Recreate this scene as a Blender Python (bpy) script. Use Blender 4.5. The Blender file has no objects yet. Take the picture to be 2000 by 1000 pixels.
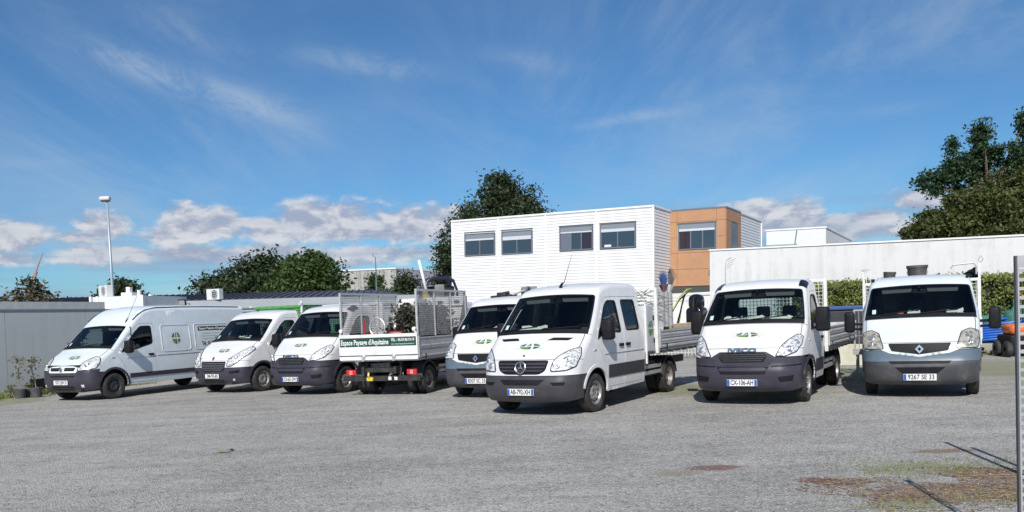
import bpy, bmesh, math, random
import numpy as np
from mathutils import Vector, Matrix, geometry
R = math.radians
random.seed(7); rng = np.random.default_rng(7)
scene = bpy.context.scene
COL = scene.collection

# ------------------------------------------------------------------ camera
F_PX, PP_Y, PITCH, ROLL, EYE = 1650.0, 690.0, -0.0428357, 0.041171, 1.7314
_fw = Vector((0, math.cos(PITCH), math.sin(PITCH)))
_u0 = Vector((0, -math.sin(PITCH), math.cos(PITCH))); _r0 = Vector((1, 0, 0))
_rt = _r0 * math.cos(ROLL) - _u0 * math.sin(ROLL)
_up = _r0 * math.sin(ROLL) + _u0 * math.cos(ROLL)
cam = bpy.data.cameras.new('camera')
cam.sensor_width = 36.0; cam.lens = F_PX / 2000 * 36.0
cam.shift_y = (PP_Y - 500) / 2000.0
cam.clip_start = 0.05; cam.clip_end = 3000
camo = bpy.data.objects.new('camera', cam); COL.objects.link(camo)
camo.matrix_world = Matrix(((_rt.x, _up.x, -_fw.x, 0), (_rt.y, _up.y, -_fw.y, 0), (_rt.z, _up.z, -_fw.z, EYE), (0, 0, 0, 1)))
scene.camera = camo

# ------------------------------------------------------------------ sun + sky
SUN_AZ, SUN_EL = R(8.5), R(38.5)          # light travels away from the camera, a little to the right
sun = bpy.data.lights.new('sun', 'SUN'); sun.energy = 4.9; sun.angle = R(0.55); sun.color = (1.0, 0.955, 0.89)
suno = bpy.data.objects.new('sun', sun); COL.objects.link(suno)
_d = Vector((math.sin(SUN_AZ) * math.cos(SUN_EL), math.cos(SUN_AZ) * math.cos(SUN_EL), -math.sin(SUN_EL)))
suno.rotation_euler = _d.to_track_quat('-Z', 'Y').to_euler()
suno.location = (0, -10, 30)
scene.view_settings.view_transform = 'Standard'
try: scene.view_settings.look = 'None'
except Exception: pass
scene.view_settings.exposure = 0.0; scene.view_settings.gamma = 1.0
scene.view_settings.use_curve_mapping = False

class NT:
    """small helper to wire shader nodes"""
    def __init__(s, tree): s.t = tree; s.n = tree.nodes; s.l = tree.links
    def new(s, typ, **kw):
        n = s.n.new(typ)
        for k, v in kw.items(): setattr(n, k, v)
        return n
    def put(s, sock, v):
        if isinstance(v, bpy.types.NodeSocket): s.l.new(v, sock)
        elif v is not None:
            try: sock.default_value = v
            except Exception:
                sock.default_value = tuple(v) + (1.0,) if hasattr(v, '__len__') else (v,) * 3
    def math(s, op, a, b=None, c=None, clamp=False):
        n = s.new('ShaderNodeMath', operation=op); n.use_clamp = clamp
        s.put(n.inputs[0], a)
        if b is not None: s.put(n.inputs[1], b)
        if c is not None: s.put(n.inputs[2], c)
        return n.outputs[0]
    def vmath(s, op, a, b=None):
        n = s.new('ShaderNodeVectorMath', operation=op); s.put(n.inputs[0], a)
        if b is not None: s.put(n.inputs[1], b)
        return n.outputs[0]
    def mix(s, f, a, b, mode='MIX'):
        n = s.new('ShaderNodeMix', data_type='RGBA', blend_type=mode)
        s.put(n.inputs[0], f); s.put(n.inputs[6], a if not isinstance(a, tuple) else a[:3] + (1,)); s.put(n.inputs[7], b if not isinstance(b, tuple) else b[:3] + (1,))
        return n.outputs[2]
    def noise(s, vec, scale, detail=3, rough=0.55, dist=0.0):
        n = s.new('ShaderNodeTexNoise'); n.inputs['Scale'].default_value = scale; n.inputs['Detail'].default_value = detail
        n.inputs['Roughness'].default_value = rough; n.inputs['Distortion'].default_value = dist
        if vec is not None: s.l.new(vec, n.inputs['Vector'])
        return n.outputs['Fac']
    def ramp(s, f, a, b, lo=0.0, hi=1.0):
        n = s.new('ShaderNodeMapRange'); n.interpolation_type = 'SMOOTHSTEP'
        s.put(n.inputs[0], f); n.inputs[1].default_value = a; n.inputs[2].default_value = b
        n.inputs[3].default_value = lo; n.inputs[4].default_value = hi
        return n.outputs[0]
    def mapping(s, vec, scale=(1, 1, 1), rot=(0, 0, 0), loc=(0, 0, 0)):
        n = s.new('ShaderNodeMapping'); s.l.new(vec, n.inputs[0])
        n.inputs['Scale'].default_value = scale; n.inputs['Rotation'].default_value = rot; n.inputs['Location'].default_value = loc
        return n.outputs[0]

def pix_dir(px, py):
    return (_fw + _rt * ((px - 1000) / F_PX) + _up * ((PP_Y - py) / F_PX)).normalized()
def at(px, py, Y):
    d = pix_dir(px, py); return Vector((0, 0, EYE)) + d * (Y / d.y)
def gnd(px, py):
    d = pix_dir(px, py); return Vector((0, 0, EYE)) + d * (-EYE / d.z)

world = bpy.data.worlds.new('World'); scene.world = world; world.use_nodes = True
def build_sky():
    t = NT(world.node_tree); t.n.clear()
    out = t.new('ShaderNodeOutputWorld'); bg = t.new('ShaderNodeBackground'); bg.inputs[1].default_value = 0.10
    sky = t.new('ShaderNodeTexSky', sky_type='NISHITA'); sky.sun_disc = False
    sky.sun_elevation = SUN_EL; sky.sun_rotation = math.pi + SUN_AZ
    sky.air_density = 1.0; sky.dust_density = 0.15; sky.ozone_density = 2.0; sky.altitude = 0
    col = t.mix(1.0, sky.outputs[0], (0.41, 0.70, 0.95), 'MULTIPLY')
    tc = t.new('ShaderNodeTexCoord'); d = t.vmath('NORMALIZE', tc.outputs['Generated'])
    sp = t.new('ShaderNodeSeparateXYZ'); t.l.new(d, sp.inputs[0]); x, y, z = sp.outputs
    az = t.math('ARCTAN2', x, y); el = t.math('ARCSINE', z)
    # high wispy cirrus, seen on a flat layer overhead
    zz = t.math('ADD', t.math('MAXIMUM', z, 0.0), 0.10)
    cx = t.math('DIVIDE', x, zz); cyy = t.math('DIVIDE', y, zz)
    cb = t.new('ShaderNodeCombineXYZ'); t.l.new(cx, cb.inputs[0]); t.l.new(cyy, cb.inputs[1])
    m1 = t.mapping(cb.outputs[0], scale=(0.55, 0.20, 1), rot=(0, 0, R(28)), loc=(0.6, 0.25, 0))
    n1 = t.noise(m1, 2.1, 8, 0.66, 0.8)
    m2 = t.mapping(cb.outputs[0], scale=(0.9, 0.55, 1), rot=(0, 0, R(-12)), loc=(3.1, 1.7, 0))
    n2 = t.noise(m2, 0.8, 3, 0.5)
    c1 = t.math('MULTIPLY', t.ramp(n1, 0.36, 0.74), t.ramp(n2, 0.26, 0.60))
    # the long diagonal streak and a few lesser ones: soft bands along great-circle segments
    def streak(p, q, w, k):
        a = (math.atan2(pix_dir(*p).x, pix_dir(*p).y), math.asin(pix_dir(*p).z)); b = (math.atan2(pix_dir(*q).x, pix_dir(*q).y), math.asin(pix_dir(*q).z))
        L = math.hypot(b[0] - a[0], b[1] - a[1]); ux, uy = (b[0] - a[0]) / L, (b[1] - a[1]) / L
        dx = t.math('SUBTRACT', az, a[0]); dy = t.math('SUBTRACT', el, a[1])
        al = t.math('ADD', t.math('MULTIPLY', dx, ux), t.math('MULTIPLY', dy, uy))
        ac = t.math('ADD', t.math('MULTIPLY', dx, -uy), t.math('MULTIPLY', dy, ux))
        ac = t.math('ADD', ac, t.math('MULTIPLY', t.math('SUBTRACT', n2, 0.5), 0.05))
        g = t.math('POWER', 2.718, t.math('MULTIPLY', t.math('POWER', t.math('DIVIDE', ac, w), 2.0), -1.0))
        e = t.math('MULTIPLY', t.ramp(al, -0.05, 0.08), t.ramp(al, L - 0.06, L + 0.06, 1, 0))
        return t.math('MULTIPLY', t.math('MULTIPLY', g, e), k)
    st = streak((140, 85), (580, 240), 0.014, 0.42)
    for a in (((250, 20), (420, 95), 0.016, 0.25), ((570, 115), (830, 150), 0.012, 0.30), ((1130, 245), (1330, 212), 0.006, 0.32),
              ((0, 308), (90, 306), 0.004, 0.3), ((950, 110), (1120, 130), 0.012, 0.22), ((1650, 235), (1780, 220), .008, .2)):
        st = t.math('ADD', st, streak(*a))
    n3 = t.noise(t.mapping(cb.outputs[0], scale=(2.2, 0.8, 1), rot=(0, 0, R(24))), 3.6, 8, 0.7, 0.8)
    st = t.math('MULTIPLY', st, t.ramp(n3, 0.30, 0.64, 0.12, 1.15))
    cir = t.math('ADD', t.math('MULTIPLY', c1, 0.42), st, clamp=True)
    col = t.mix(cir, col, (4.6, 5.6, 6.8))
    # low cumulus band
    tot = None
    for (px, py, rx, ry, k) in CLOUDS:
        p = pix_dir(px, py); a0, e0 = math.atan2(p.x, p.y), math.asin(p.z)
        cv = t.new('ShaderNodeCombineXYZ'); t.l.new(t.math('MULTIPLY_ADD', az, F_PX / rx, -a0 * F_PX / rx), cv.inputs[0]); t.l.new(t.math('MULTIPLY_ADD', el, F_PX / ry, -e0 * F_PX / ry), cv.inputs[1])
        n = t.new('ShaderNodeVectorMath', operation='LENGTH'); t.l.new(cv.outputs[0], n.inputs[0])
        g = t.ramp(n.outputs['Value'], 0.0, 1.9, k, 0.0)
        tot = g if tot is None else t.math('MAXIMUM', tot, g)
    # elsewhere round the horizon the same band goes on as plain noise
    band = t.math('MULTIPLY', t.ramp(el, 0.0, 0.05), t.ramp(el, 0.07, 0.13, 1, 0))
    side = t.ramp(t.math('ABSOLUTE', az), 0.62, 0.8)
    tot = t.math('MAXIMUM', tot, t.math('MULTIPLY', t.math('MULTIPLY', band, side), 0.42))
    def puff(shift):
        cv = t.new('ShaderNodeCombineXYZ'); t.l.new(t.math('MULTIPLY', az, 9.0), cv.inputs[0]); t.l.new(t.math('MULTIPLY', t.math('ADD', el, shift), 17.0), cv.inputs[1])
        return t.noise(cv.outputs[0], 2.6, 6, 0.58, 0.2)
    q0 = puff(0.0); q1 = puff(0.010)
    d0 = t.math('MULTIPLY_ADD', t.math('SUBTRACT', q0, 0.5), 1.25, tot)
    d1 = t.math('MULTIPLY_ADD', t.math('SUBTRACT', q1, 0.5), 1.25, tot)
    alpha = t.math('MULTIPLY', t.ramp(d0, 0.10, 0.44), t.ramp(tot, 0.03, 0.16))
    lit = t.ramp(t.math('SUBTRACT', d0, d1), -0.16, 0.16)
    ccol = t.mix(lit, (3.9, 4.2, 5.3), (7.2, 7.2, 7.5))
    hz = t.ramp(el, 0.02, 0.10, 0.62, 0.90)
    col = t.mix(t.math('MULTIPLY', alpha, hz), col, ccol)
    # thin grey-blue stratus veil low down
    cv = t.new('ShaderNodeCombineXYZ'); t.l.new(t.math('MULTIPLY', az, 3.0), cv.inputs[0]); t.l.new(t.math('MULTIPLY', el, 30.0), cv.inputs[1])
    vn = t.ramp(t.noise(cv.outputs[0], 1.6, 4, 0.5), 0.4, 0.7)
    veil = t.math('MULTIPLY', t.math('MULTIPLY', vn, t.ramp(el, 0.08, 0.15, 1, 0)), 0.62)
    col = t.mix(veil, col, (2.7, 3.4, 4.9))
    t.l.new(col, bg.inputs[0]); t.l.new(bg.outputs[0], out.inputs[0])
CLOUDS = [(640, 436, 130, 36, .66), (560, 444, 90, 28, .55), (790, 442, 150, 32, .62), (860, 428, 50, 26, .58), (405, 440, 80, 34, .62), (335, 460, 60, 18, .58),
          (203, 444, 42, 26, .58), (22, 460, 62, 26, .62), (145, 465, 38, 14, .5), (225, 497, 120, 17, .56), (480, 495, 210, 16, .55),
          (720, 500, 150, 19, .55), (60, 506, 100, 12, .42), (1520, 426, 74, 34, .66), (1470, 412, 50, 22, .58), (1690, 440, 100, 27, .60), (1600, 444, 90, 18, .5), (1795, 392, 44, 22, .56), (1240, 470, 90, 16, .4)]
build_sky()
world.cycles.sampling_method = 'MANUAL'; world.cycles.sample_map_resolution = 512

# ------------------------------------------------------------------ materials
MATS = {}
def principled(name, col, rough=0.5, metal=0.0, spec=0.5, coat=0.0, bump=None, var=0.0, vscale=6.0, dirt=None, coords='Object'):
    """plain paint / plastic / metal with tonal variation, optional dust and fine relief"""
    if name in MATS: return MATS[name]
    m = bpy.data.materials.new(name); m.use_nodes = True; t = NT(m.node_tree)
    b = t.n['Principled BSDF']
    tc = t.new('ShaderNodeTexCoord'); v = tc.outputs[coords]
    c = tuple(col) + (1,)
    base = c
    if var > 0:
        n = t.noise(v, vscale, 5, 0.6)
        base = t.mix(t.ramp(n, 0.3, 0.7), tuple(x * (1 - var) for x in col), tuple(min(1, x * (1 + var)) for x in col))
    if dirt:
        dc, amt, sc = dirt
        n = t.noise(v, sc, 6, 0.65)
        base = t.mix(t.math('MULTIPLY', t.ramp(n, 0.45, 0.8), amt), base, tuple(dc))
    t.put(b.inputs['Base Color'], base)
    b.inputs['Roughness'].default_value = rough; b.inputs['Metallic'].default_value = metal
    b.inputs['Specular IOR Level'].default_value = spec
    b.inputs['Coat Weight'].default_value = coat; b.inputs['Coat Roughness'].default_value = 0.08
    if bump:
        sc, st = bump
        bn = t.new('ShaderNodeBump'); bn.inputs['Strength'].default_value = st; bn.inputs['Distance'].default_value = 0.02
        t.l.new(t.noise(v, sc, 4, 0.6), bn.inputs['Height']); t.l.new(bn.outputs[0], b.inputs['Normal'])
    MATS[name] = m; return m
def car_white(name, col=(0.745, 0.745, 0.74)):
    """white car paint, clear coat, patchy road dust"""
    if name in MATS: return MATS[name]
    m = bpy.data.materials.new(name); m.use_nodes = True; t = NT(m.node_tree); b = t.n['Principled BSDF']
    tc = t.new('ShaderNodeTexCoord'); v = tc.outputs['Object']
    low = 0.20
    n = t.noise(v, 5.0, 6, 0.65); n2 = t.noise(t.mapping(v, scale=(9, 9, 1.1)), 1.5, 4, 0.6)
    f = t.math('MULTIPLY', t.math('ADD', t.ramp(n, 0.35, 0.75), t.math('MULTIPLY', t.ramp(n2, 0.5, 0.8), 0.5)), low, clamp=True)
    t.put(b.inputs['Base Color'], t.mix(f, tuple(col), (0.42, 0.38, 0.32)))
    t.put(b.inputs['Roughness'], t.math('ADD', 0.32, t.math('MULTIPLY', f, 0.5)))
    b.inputs['Coat Weight'].default_value = 0.35; b.inputs['Coat Roughness'].default_value = 0.06
    MATS[name] = m; return m
def glass_mat(name, tint=(0.30, 0.38, 0.40), ior=1.5):
    if name in MATS: return MATS[name]
    m = bpy.data.materials.new(name); m.use_nodes = True; t = NT(m.node_tree); t.n.remove(t.n['Principled BSDF'])
    out = t.n['Material Output']
    tr = t.new('ShaderNodeBsdfTransparent'); tr.inputs[0].default_value = tuple(tint) + (1,)
    gl = t.new('ShaderNodeBsdfGlossy'); gl.inputs['Roughness'].default_value = 0.02
    fr = t.new('ShaderNodeFresnel'); fr.inputs[0].default_value = ior
    mx = t.new('ShaderNodeMixShader'); t.l.new(fr.outputs[0], mx.inputs[0]); t.l.new(tr.outputs[0], mx.inputs[1]); t.l.new(gl.outputs[0], mx.inputs[2])
    t.l.new(mx.outputs[0], out.inputs[0]); MATS[name] = m; return m
def lamp_glass(name, a, b_, scale):
    """headlamp: silvered reflector facets under a clear cover"""
    if name in MATS: return MATS[name]
    m = bpy.data.materials.new(name); m.use_nodes = True; t = NT(m.node_tree); b = t.n['Principled BSDF']
    tc = t.new('ShaderNodeTexCoord'); vo = t.new('ShaderNodeTexVoronoi'); vo.inputs['Scale'].default_value = scale
    t.l.new(tc.outputs['Object'], vo.inputs['Vector'])
    n = t.noise(tc.outputs['Object'], scale * 1.3, 4, 0.6)
    t.put(b.inputs['Base Color'], t.mix(t.ramp(t.math('ADD', t.math('MULTIPLY', n, 0.6), t.math('MULTIPLY', vo.outputs['Distance'], 0.8)), 0.25, 0.85), a, b_))
    b.inputs['Metallic'].default_value = 0.30; b.inputs['Roughness'].default_value = 0.30
    b.inputs['Coat Weight'].default_value = 1.0; b.inputs['Coat Roughness'].default_value = 0.03
    bn = t.new('ShaderNodeBump'); bn.inputs['Strength'].default_value = 0.35; bn.inputs['Distance'].default_value = 0.02
    t.l.new(vo.outputs['Distance'], bn.inputs['Height']); t.l.new(bn.outputs[0], b.inputs['Normal'])
    MATS[name] = m; return m
def leaf_mat(name, c0, c1, trans=0.25):
    if name in MATS: return MATS[name]
    m = bpy.data.materials.new(name); m.use_nodes = True; t = NT(m.node_tree); b = t.n['Principled BSDF']
    g = t.new('ShaderNodeNewGeometry')
    tc = t.new('ShaderNodeTexCoord')
    n = t.noise(tc.outputs['Object'], 0.8, 3, 0.5)
    f = t.math('ADD', t.math('MULTIPLY', g.outputs['Random Per Island'], 0.6), t.math('MULTIPLY', n, 0.4))
    c = t.mix(f, c0, c1)
    t.put(b.inputs['Base Color'], c); b.inputs['Roughness'].default_value = 0.55; b.inputs['Specular IOR Level'].default_value = 0.3
    tl = t.new('ShaderNodeBsdfTranslucent'); t.put(tl.inputs[0], t.mix(1.0, c, (1.2, 1.3, 0.6), 'MULTIPLY'))
    mx = t.new('ShaderNodeMixShader'); mx.inputs[0].default_value = trans
    t.l.new(b.outputs[0], mx.inputs[1]); t.l.new(tl.outputs[0], mx.inputs[2]); t.l.new(mx.outputs[0], t.n['Material Output'].inputs[0])
    MATS[name] = m; return m

WHITE = car_white('white_car_paint')
COOLWHITE = car_white('cool_white_car_paint', (0.68, 0.74, 0.775))
BED_WHITE = principled('white_bed_paint', (0.74, 0.74, 0.72), 0.45, var=0.05, dirt=((0.30, 0.27, 0.23), 0.4, 7))
ALU = principled('mill_aluminium', (0.58, 0.58, 0.58), 0.42, 0.35, var=0.08, dirt=((0.25, 0.24, 0.23), 0.4, 8))
WIRE = principled('dull_wire', (0.34, 0.34, 0.34), 0.5, 0.4, var=0.15)
GALV = principled('galvanised_steel', (0.58, 0.58, 0.57), 0.45, 0.55, var=0.12, vscale=14)
PLASTIC = principled('bumper_plastic', (0.044, 0.040, 0.057), 0.38, var=0.15, vscale=3, dirt=((0.10, 0.095, 0.09), 0.3, 4))
GREYPLASTIC = principled('grey_bumper_plastic', (0.048, 0.047, 0.052), 0.45, var=0.12, vscale=3, dirt=((0.11, 0.105, 0.10), 0.3, 4))
BLUEGREY = principled('blue_grey_bumper_band', (0.105, 0.148, 0.19), 0.42, var=0.06, dirt=((0.25, 0.24, 0.22), 0.25, 5))
BLACK = principled('black_plastic', (0.012, 0.012, 0.014), 0.55, spec=0.2, var=0.2)
BLACKGLOSS = principled('black_gloss', (0.012, 0.012, 0.016), 0.12)
RUBBER = principled('tyre_rubber', (0.028, 0.027, 0.026), 0.75, var=0.25, vscale=9, dirt=((0.15, 0.13, 0.11), 0.55, 6), bump=(40, 0.3))
STEELRIM = principled('silver_steel_rim', (0.36, 0.35, 0.34), 0.45, 0.6, var=0.15, dirt=((0.10, 0.08, 0.06), 0.6, 9))
DARKRIM = principled('dark_steel_rim', (0.05, 0.05, 0.052), 0.5, 0.3, var=0.2)
CHASSIS = principled('chassis_black', (0.022, 0.022, 0.022), 0.6, var=0.3, dirt=((0.10, 0.09, 0.08), 0.4, 6))
INTERIOR = principled('cab_interior', (0.035, 0.037, 0.043), 0.75, var=0.2)
SEAT = principled('seat_fabric', (0.045, 0.05, 0.062), 0.9, var=0.25, vscale=20)
CHROME = principled('chrome', (0.66, 0.66, 0.67), 0.26, 0.9)
PAPER = principled('paper_white', (0.72, 0.71, 0.66), 0.8, var=0.05)
PLATE = principled('plate_white', (0.78, 0.78, 0.76), 0.35)
PLATEBLUE = principled('plate_blue', (0.02, 0.10, 0.42), 0.4)
INK = principled('black_ink', (0.015, 0.015, 0.018), 0.5)
GLASS = glass_mat('windscreen_glass', (0.70, 0.77, 0.765))
SIDEGLASS = glass_mat('side_window_glass', (0.55, 0.66, 0.65))
LAMP = lamp_glass('headlamp_clear', (0.20, 0.205, 0.215), (0.84, 0.84, 0.83), 20)
LAMPOLD = lamp_glass('headlamp_yellowed', (0.16, 0.15, 0.12), (0.52, 0.49, 0.40), 12)
RED = principled('red_lens', (0.55, 0.015, 0.02), 0.15, coat=1.0)
ORANGELENS = principled('orange_lens', (0.75, 0.16, 0.02), 0.2, coat=1.0)
GREEN_D = principled('logo_dark_green', (0.012, 0.085, 0.040), 0.5)
GREEN_L = principled('logo_light_green', (0.11, 0.25, 0.05), 0.5)
GREYLINE = principled('logo_grey', (0.45, 0.46, 0.48), 0.5)
SIGNGREEN = principled('sign_green', (0.006, 0.060, 0.040), 0.5)
LETTERWHITE = principled('letter_white', (0.78, 0.78, 0.76), 0.5)

# ------------------------------------------------------------------ mesh helpers
class MB:
    def __init__(s): s.v = []; s.f = []; s.m = []
    def add(s, verts, faces, mi=0):
        o = len(s.v); s.v += [tuple(p) for p in verts]; s.f += [tuple(i + o for i in f) for f in faces]; s.m += [mi] * len(faces)
    def box(s, lo, hi, mi=0, bev=0.0):
        x0, y0, z0 = lo; x1, y1, z1 = hi
        if bev <= 0:
            s.add([(x0, y0, z0), (x1, y0, z0), (x1, y1, z0), (x0, y1, z0), (x0, y0, z1), (x1, y0, z1), (x1, y1, z1), (x0, y1, z1)],
                  [(0, 3, 2, 1), (4, 5, 6, 7), (0, 1, 5, 4), (1, 2, 6, 5), (2, 3, 7, 6), (3, 0, 4, 7)], mi)
        else:
            b = min(bev, (x1 - x0) * .49, (y1 - y0) * .49, (z1 - z0) * .49)
            bm = bmesh.new(); bmesh.ops.create_cube(bm, size=1)
            for v in bm.verts: v.co = Vector(((x0 + x1) / 2 + v.co.x * (x1 - x0), (y0 + y1) / 2 + v.co.y * (y1 - y0), (z0 + z1) / 2 + v.co.z * (z1 - z0)))
            bmesh.ops.bevel(bm, geom=bm.edges[:], offset=b, segments=2, profile=0.5, affect='EDGES')
            s.bm(bm, mi)
    def bm(s, bm, mi=0, mat=None):
        bm.verts.index_update()
        s.add([(mat @ v.co if mat else v.co) for v in bm.verts], [[v.index for v in f.verts] for f in bm.faces], mi); bm.free()
    def tube(s, pts, r, n=8, mi=0, cap=True):
        pts = [Vector(p) for p in pts]; rs = r if hasattr(r, '__len__') else [r] * len(pts)
        V = []; F = []; up = None
        for i, p in enumerate(pts):
            d = (pts[min(i + 1, len(pts) - 1)] - pts[max(i - 1, 0)])
            if d.length < 1e-9: d = Vector((0, 0, 1))
            d.normalize()
            if up is None:
                up = Vector((0, 0, 1)) if abs(d.z) < .9 else Vector((1, 0, 0))
            a = d.cross(up)
            if a.length < 1e-6: a = d.cross(Vector((0, 1, 0)))
            a.normalize(); b = a.cross(d).normalized(); up = b
            for k in range(n):
                t = 2 * math.pi * k / n; V.append(p + (a * math.cos(t) + b * math.sin(t)) * rs[i])
        for i in range(len(pts) - 1):
            for k in range(n):
                F.append((i * n + k, i * n + (k + 1) % n, (i + 1) * n + (k + 1) % n, (i + 1) * n + k))
        if cap: F.append(tuple(range(n))[::-1]); F.append(tuple(range((len(pts) - 1) * n, len(pts) * n)))
        s.add(V, F, mi)
    def bar(s, a, b, w, h=None, mi=0):
        """rectangular bar from a to b, w wide (horizontal), h tall"""
        a = Vector(a); b = Vector(b); h = h or w; d = (b - a).normalized()
        up = Vector((0, 0, 1)) if abs(d.z) < .95 else Vector((0, 1, 0))
        x = d.cross(up).normalized() * (w / 2); y = x.cross(d).normalized() * (h / 2)
        V = [a - x - y, a + x - y, a + x + y, a - x + y, b - x - y, b + x - y, b + x + y, b - x + y]
        s.add(V, [(0, 3, 2, 1), (4, 5, 6, 7), (0, 1, 5, 4), (1, 2, 6, 5), (2, 3, 7, 6), (3, 0, 4, 7)], mi)
    def lathe(s, prof, n, axis='x', c=(0, 0, 0), mi=0, a0=0, a1=2 * math.pi):
        """prof: (along, radius) pairs turned about an axis through c"""
        full = abs(a1 - a0 - 2 * math.pi) < 1e-6; m = n if full else n + 1; V = []; F = []
        for k in range(m):
            t = a0 + (a1 - a0) * k / n; ct, st = math.cos(t), math.sin(t)
            for (u, r) in prof:
                p = {'x': (u, r * ct, r * st), 'y': (r * ct, u, r * st), 'z': (r * ct, r * st, u)}[axis]
                V.append((p[0] + c[0], p[1] + c[1], p[2] + c[2]))
        q = len(prof)
        for k in range(n):
            k2 = (k + 1) % m
            for i in range(q - 1): F.append((k * q + i, k2 * q + i, k2 * q + i + 1, k * q + i + 1))
        s.add(V, F, mi)
    def poly(s, pts, mi=0): s.add(pts, [tuple(range(len(pts)))], mi)
    def prism(s, pts, d, mi=0):
        d = Vector(d); n = len(pts); V = [Vector(p) for p in pts]; V += [p + d for p in V]
        s.add(V, [tuple(range(n))[::-1], tuple(range(n, 2 * n))] + [(i, (i + 1) % n, n + (i + 1) % n, n + i) for i in range(n)], mi)
    def build(s, name, mats, parent=None, smooth=False, angle=None):
        me = bpy.data.meshes.new(name); me.from_pydata(s.v, [], s.f); 
        for m in (mats if isinstance(mats, (list, tuple)) else [mats]): me.materials.append(m)
        if any(s.m): me.polygons.foreach_set('material_index', s.m)
        if smooth or angle:
            me.polygons.foreach_set('use_smooth', [True] * len(s.f))
            if angle: me.set_sharp_from_angle(angle=R(angle))
        me.validate(); me.update()
        o = bpy.data.objects.new(name, me); COL.objects.link(o)
        if parent is not None: o.parent = parent
        return o
def empty(name, loc=(0, 0, 0), rz=0, label=None, cat=None, group=None, mat=None):
    o = bpy.data.objects.new(name, None); COL.objects.link(o); o.empty_display_size = 0.3
    o.location = loc; o.rotation_euler = (0, 0, rz)
    if mat is not None: o.matrix_world = mat
    tag(o, label, cat, group); return o
def tag(o, label=None, cat=None, group=None, kind=None):
    if label: o['label'] = label
    if cat: o['category'] = cat
    if group: o['group'] = group
    if kind: o['kind'] = kind
    return o
def child(name, mesh, parent, mat4=None):
    o = bpy.data.objects.new(name, mesh); COL.objects.link(o); o.parent = parent
    if mat4 is not None: o.matrix_local = mat4
    return o
def text_obj(name, body, size, mat, parent, m4, extrude=0.0015, width=None, bold=0.0, sx=None):
    """flat lettering as a mesh: local x along the line, local y up the letters"""
    cu = bpy.data.curves.new(name, 'FONT'); cu.body = body; cu.size = size; cu.extrude = extrude; cu.align_x = 'CENTER'; cu.align_y = 'CENTER'
    cu.offset = bold; cu.resolution_u = 3
    tmp = bpy.data.objects.new(name, cu); COL.objects.link(tmp)
    dg = bpy.context.evaluated_depsgraph_get(); me = bpy.data.meshes.new_from_object(tmp.evaluated_get(dg))
    bpy.data.objects.remove(tmp); me.materials.clear(); me.materials.append(mat)
    o = bpy.data.objects.new(name, me); COL.objects.link(o); o.parent = parent
    s = 1.0
    if width:
        xs = [v.co.x for v in me.vertices]; w = max(xs) - min(xs); s = width / w if w > 0 else 1
    o.matrix_local = m4 @ Matrix.Diagonal((s if sx is None else sx, 1, 1, 1))
    return o
def frame(origin, ex, ey):
    ex = Vector(ex).normalized(); ey = Vector(ey); ez = ex.cross(ey).normalized(); ey = ez.cross(ex)
    return Matrix(((ex.x, ey.x, ez.x, origin[0]), (ex.y, ey.y, ez.y, origin[1]), (ex.z, ey.z, ez.z, origin[2]), (0, 0, 0, 1)))
# ------------------------------------------------------------------ curved panels
def pchip(x, Y, xi):
    """monotone cubic through the rows of Y"""
    x = np.asarray(x, float); Y = np.asarray(Y, float); h = np.diff(x)[:, None]; d = np.diff(Y, axis=0) / h
    m = np.zeros_like(Y); m[0] = d[0]; m[-1] = d[-1]
    for i in range(1, len(x) - 1):
        a, b = d[i - 1], d[i]; w1, w2 = 2 * h[i] + h[i - 1], h[i] + 2 * h[i - 1]
        with np.errstate(divide='ignore', invalid='ignore'):
            hm = (w1 + w2) / (w1 / a + w2 / b)
        m[i] = np.where(a * b > 0, hm, 0)
    k = np.clip(np.searchsorted(x, xi) - 1, 0, len(x) - 2); t = ((xi - x[k]) / h[k, 0])[:, None]
    h00 = 2 * t**3 - 3 * t**2 + 1; h10 = t**3 - 2 * t**2 + t; h01 = -2 * t**3 + 3 * t**2; h11 = t**3 - t**2
    return h00 * Y[k] + h10 * h[k] * m[k] + h01 * Y[k + 1] + h11 * h[k] * m[k + 1]
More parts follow.
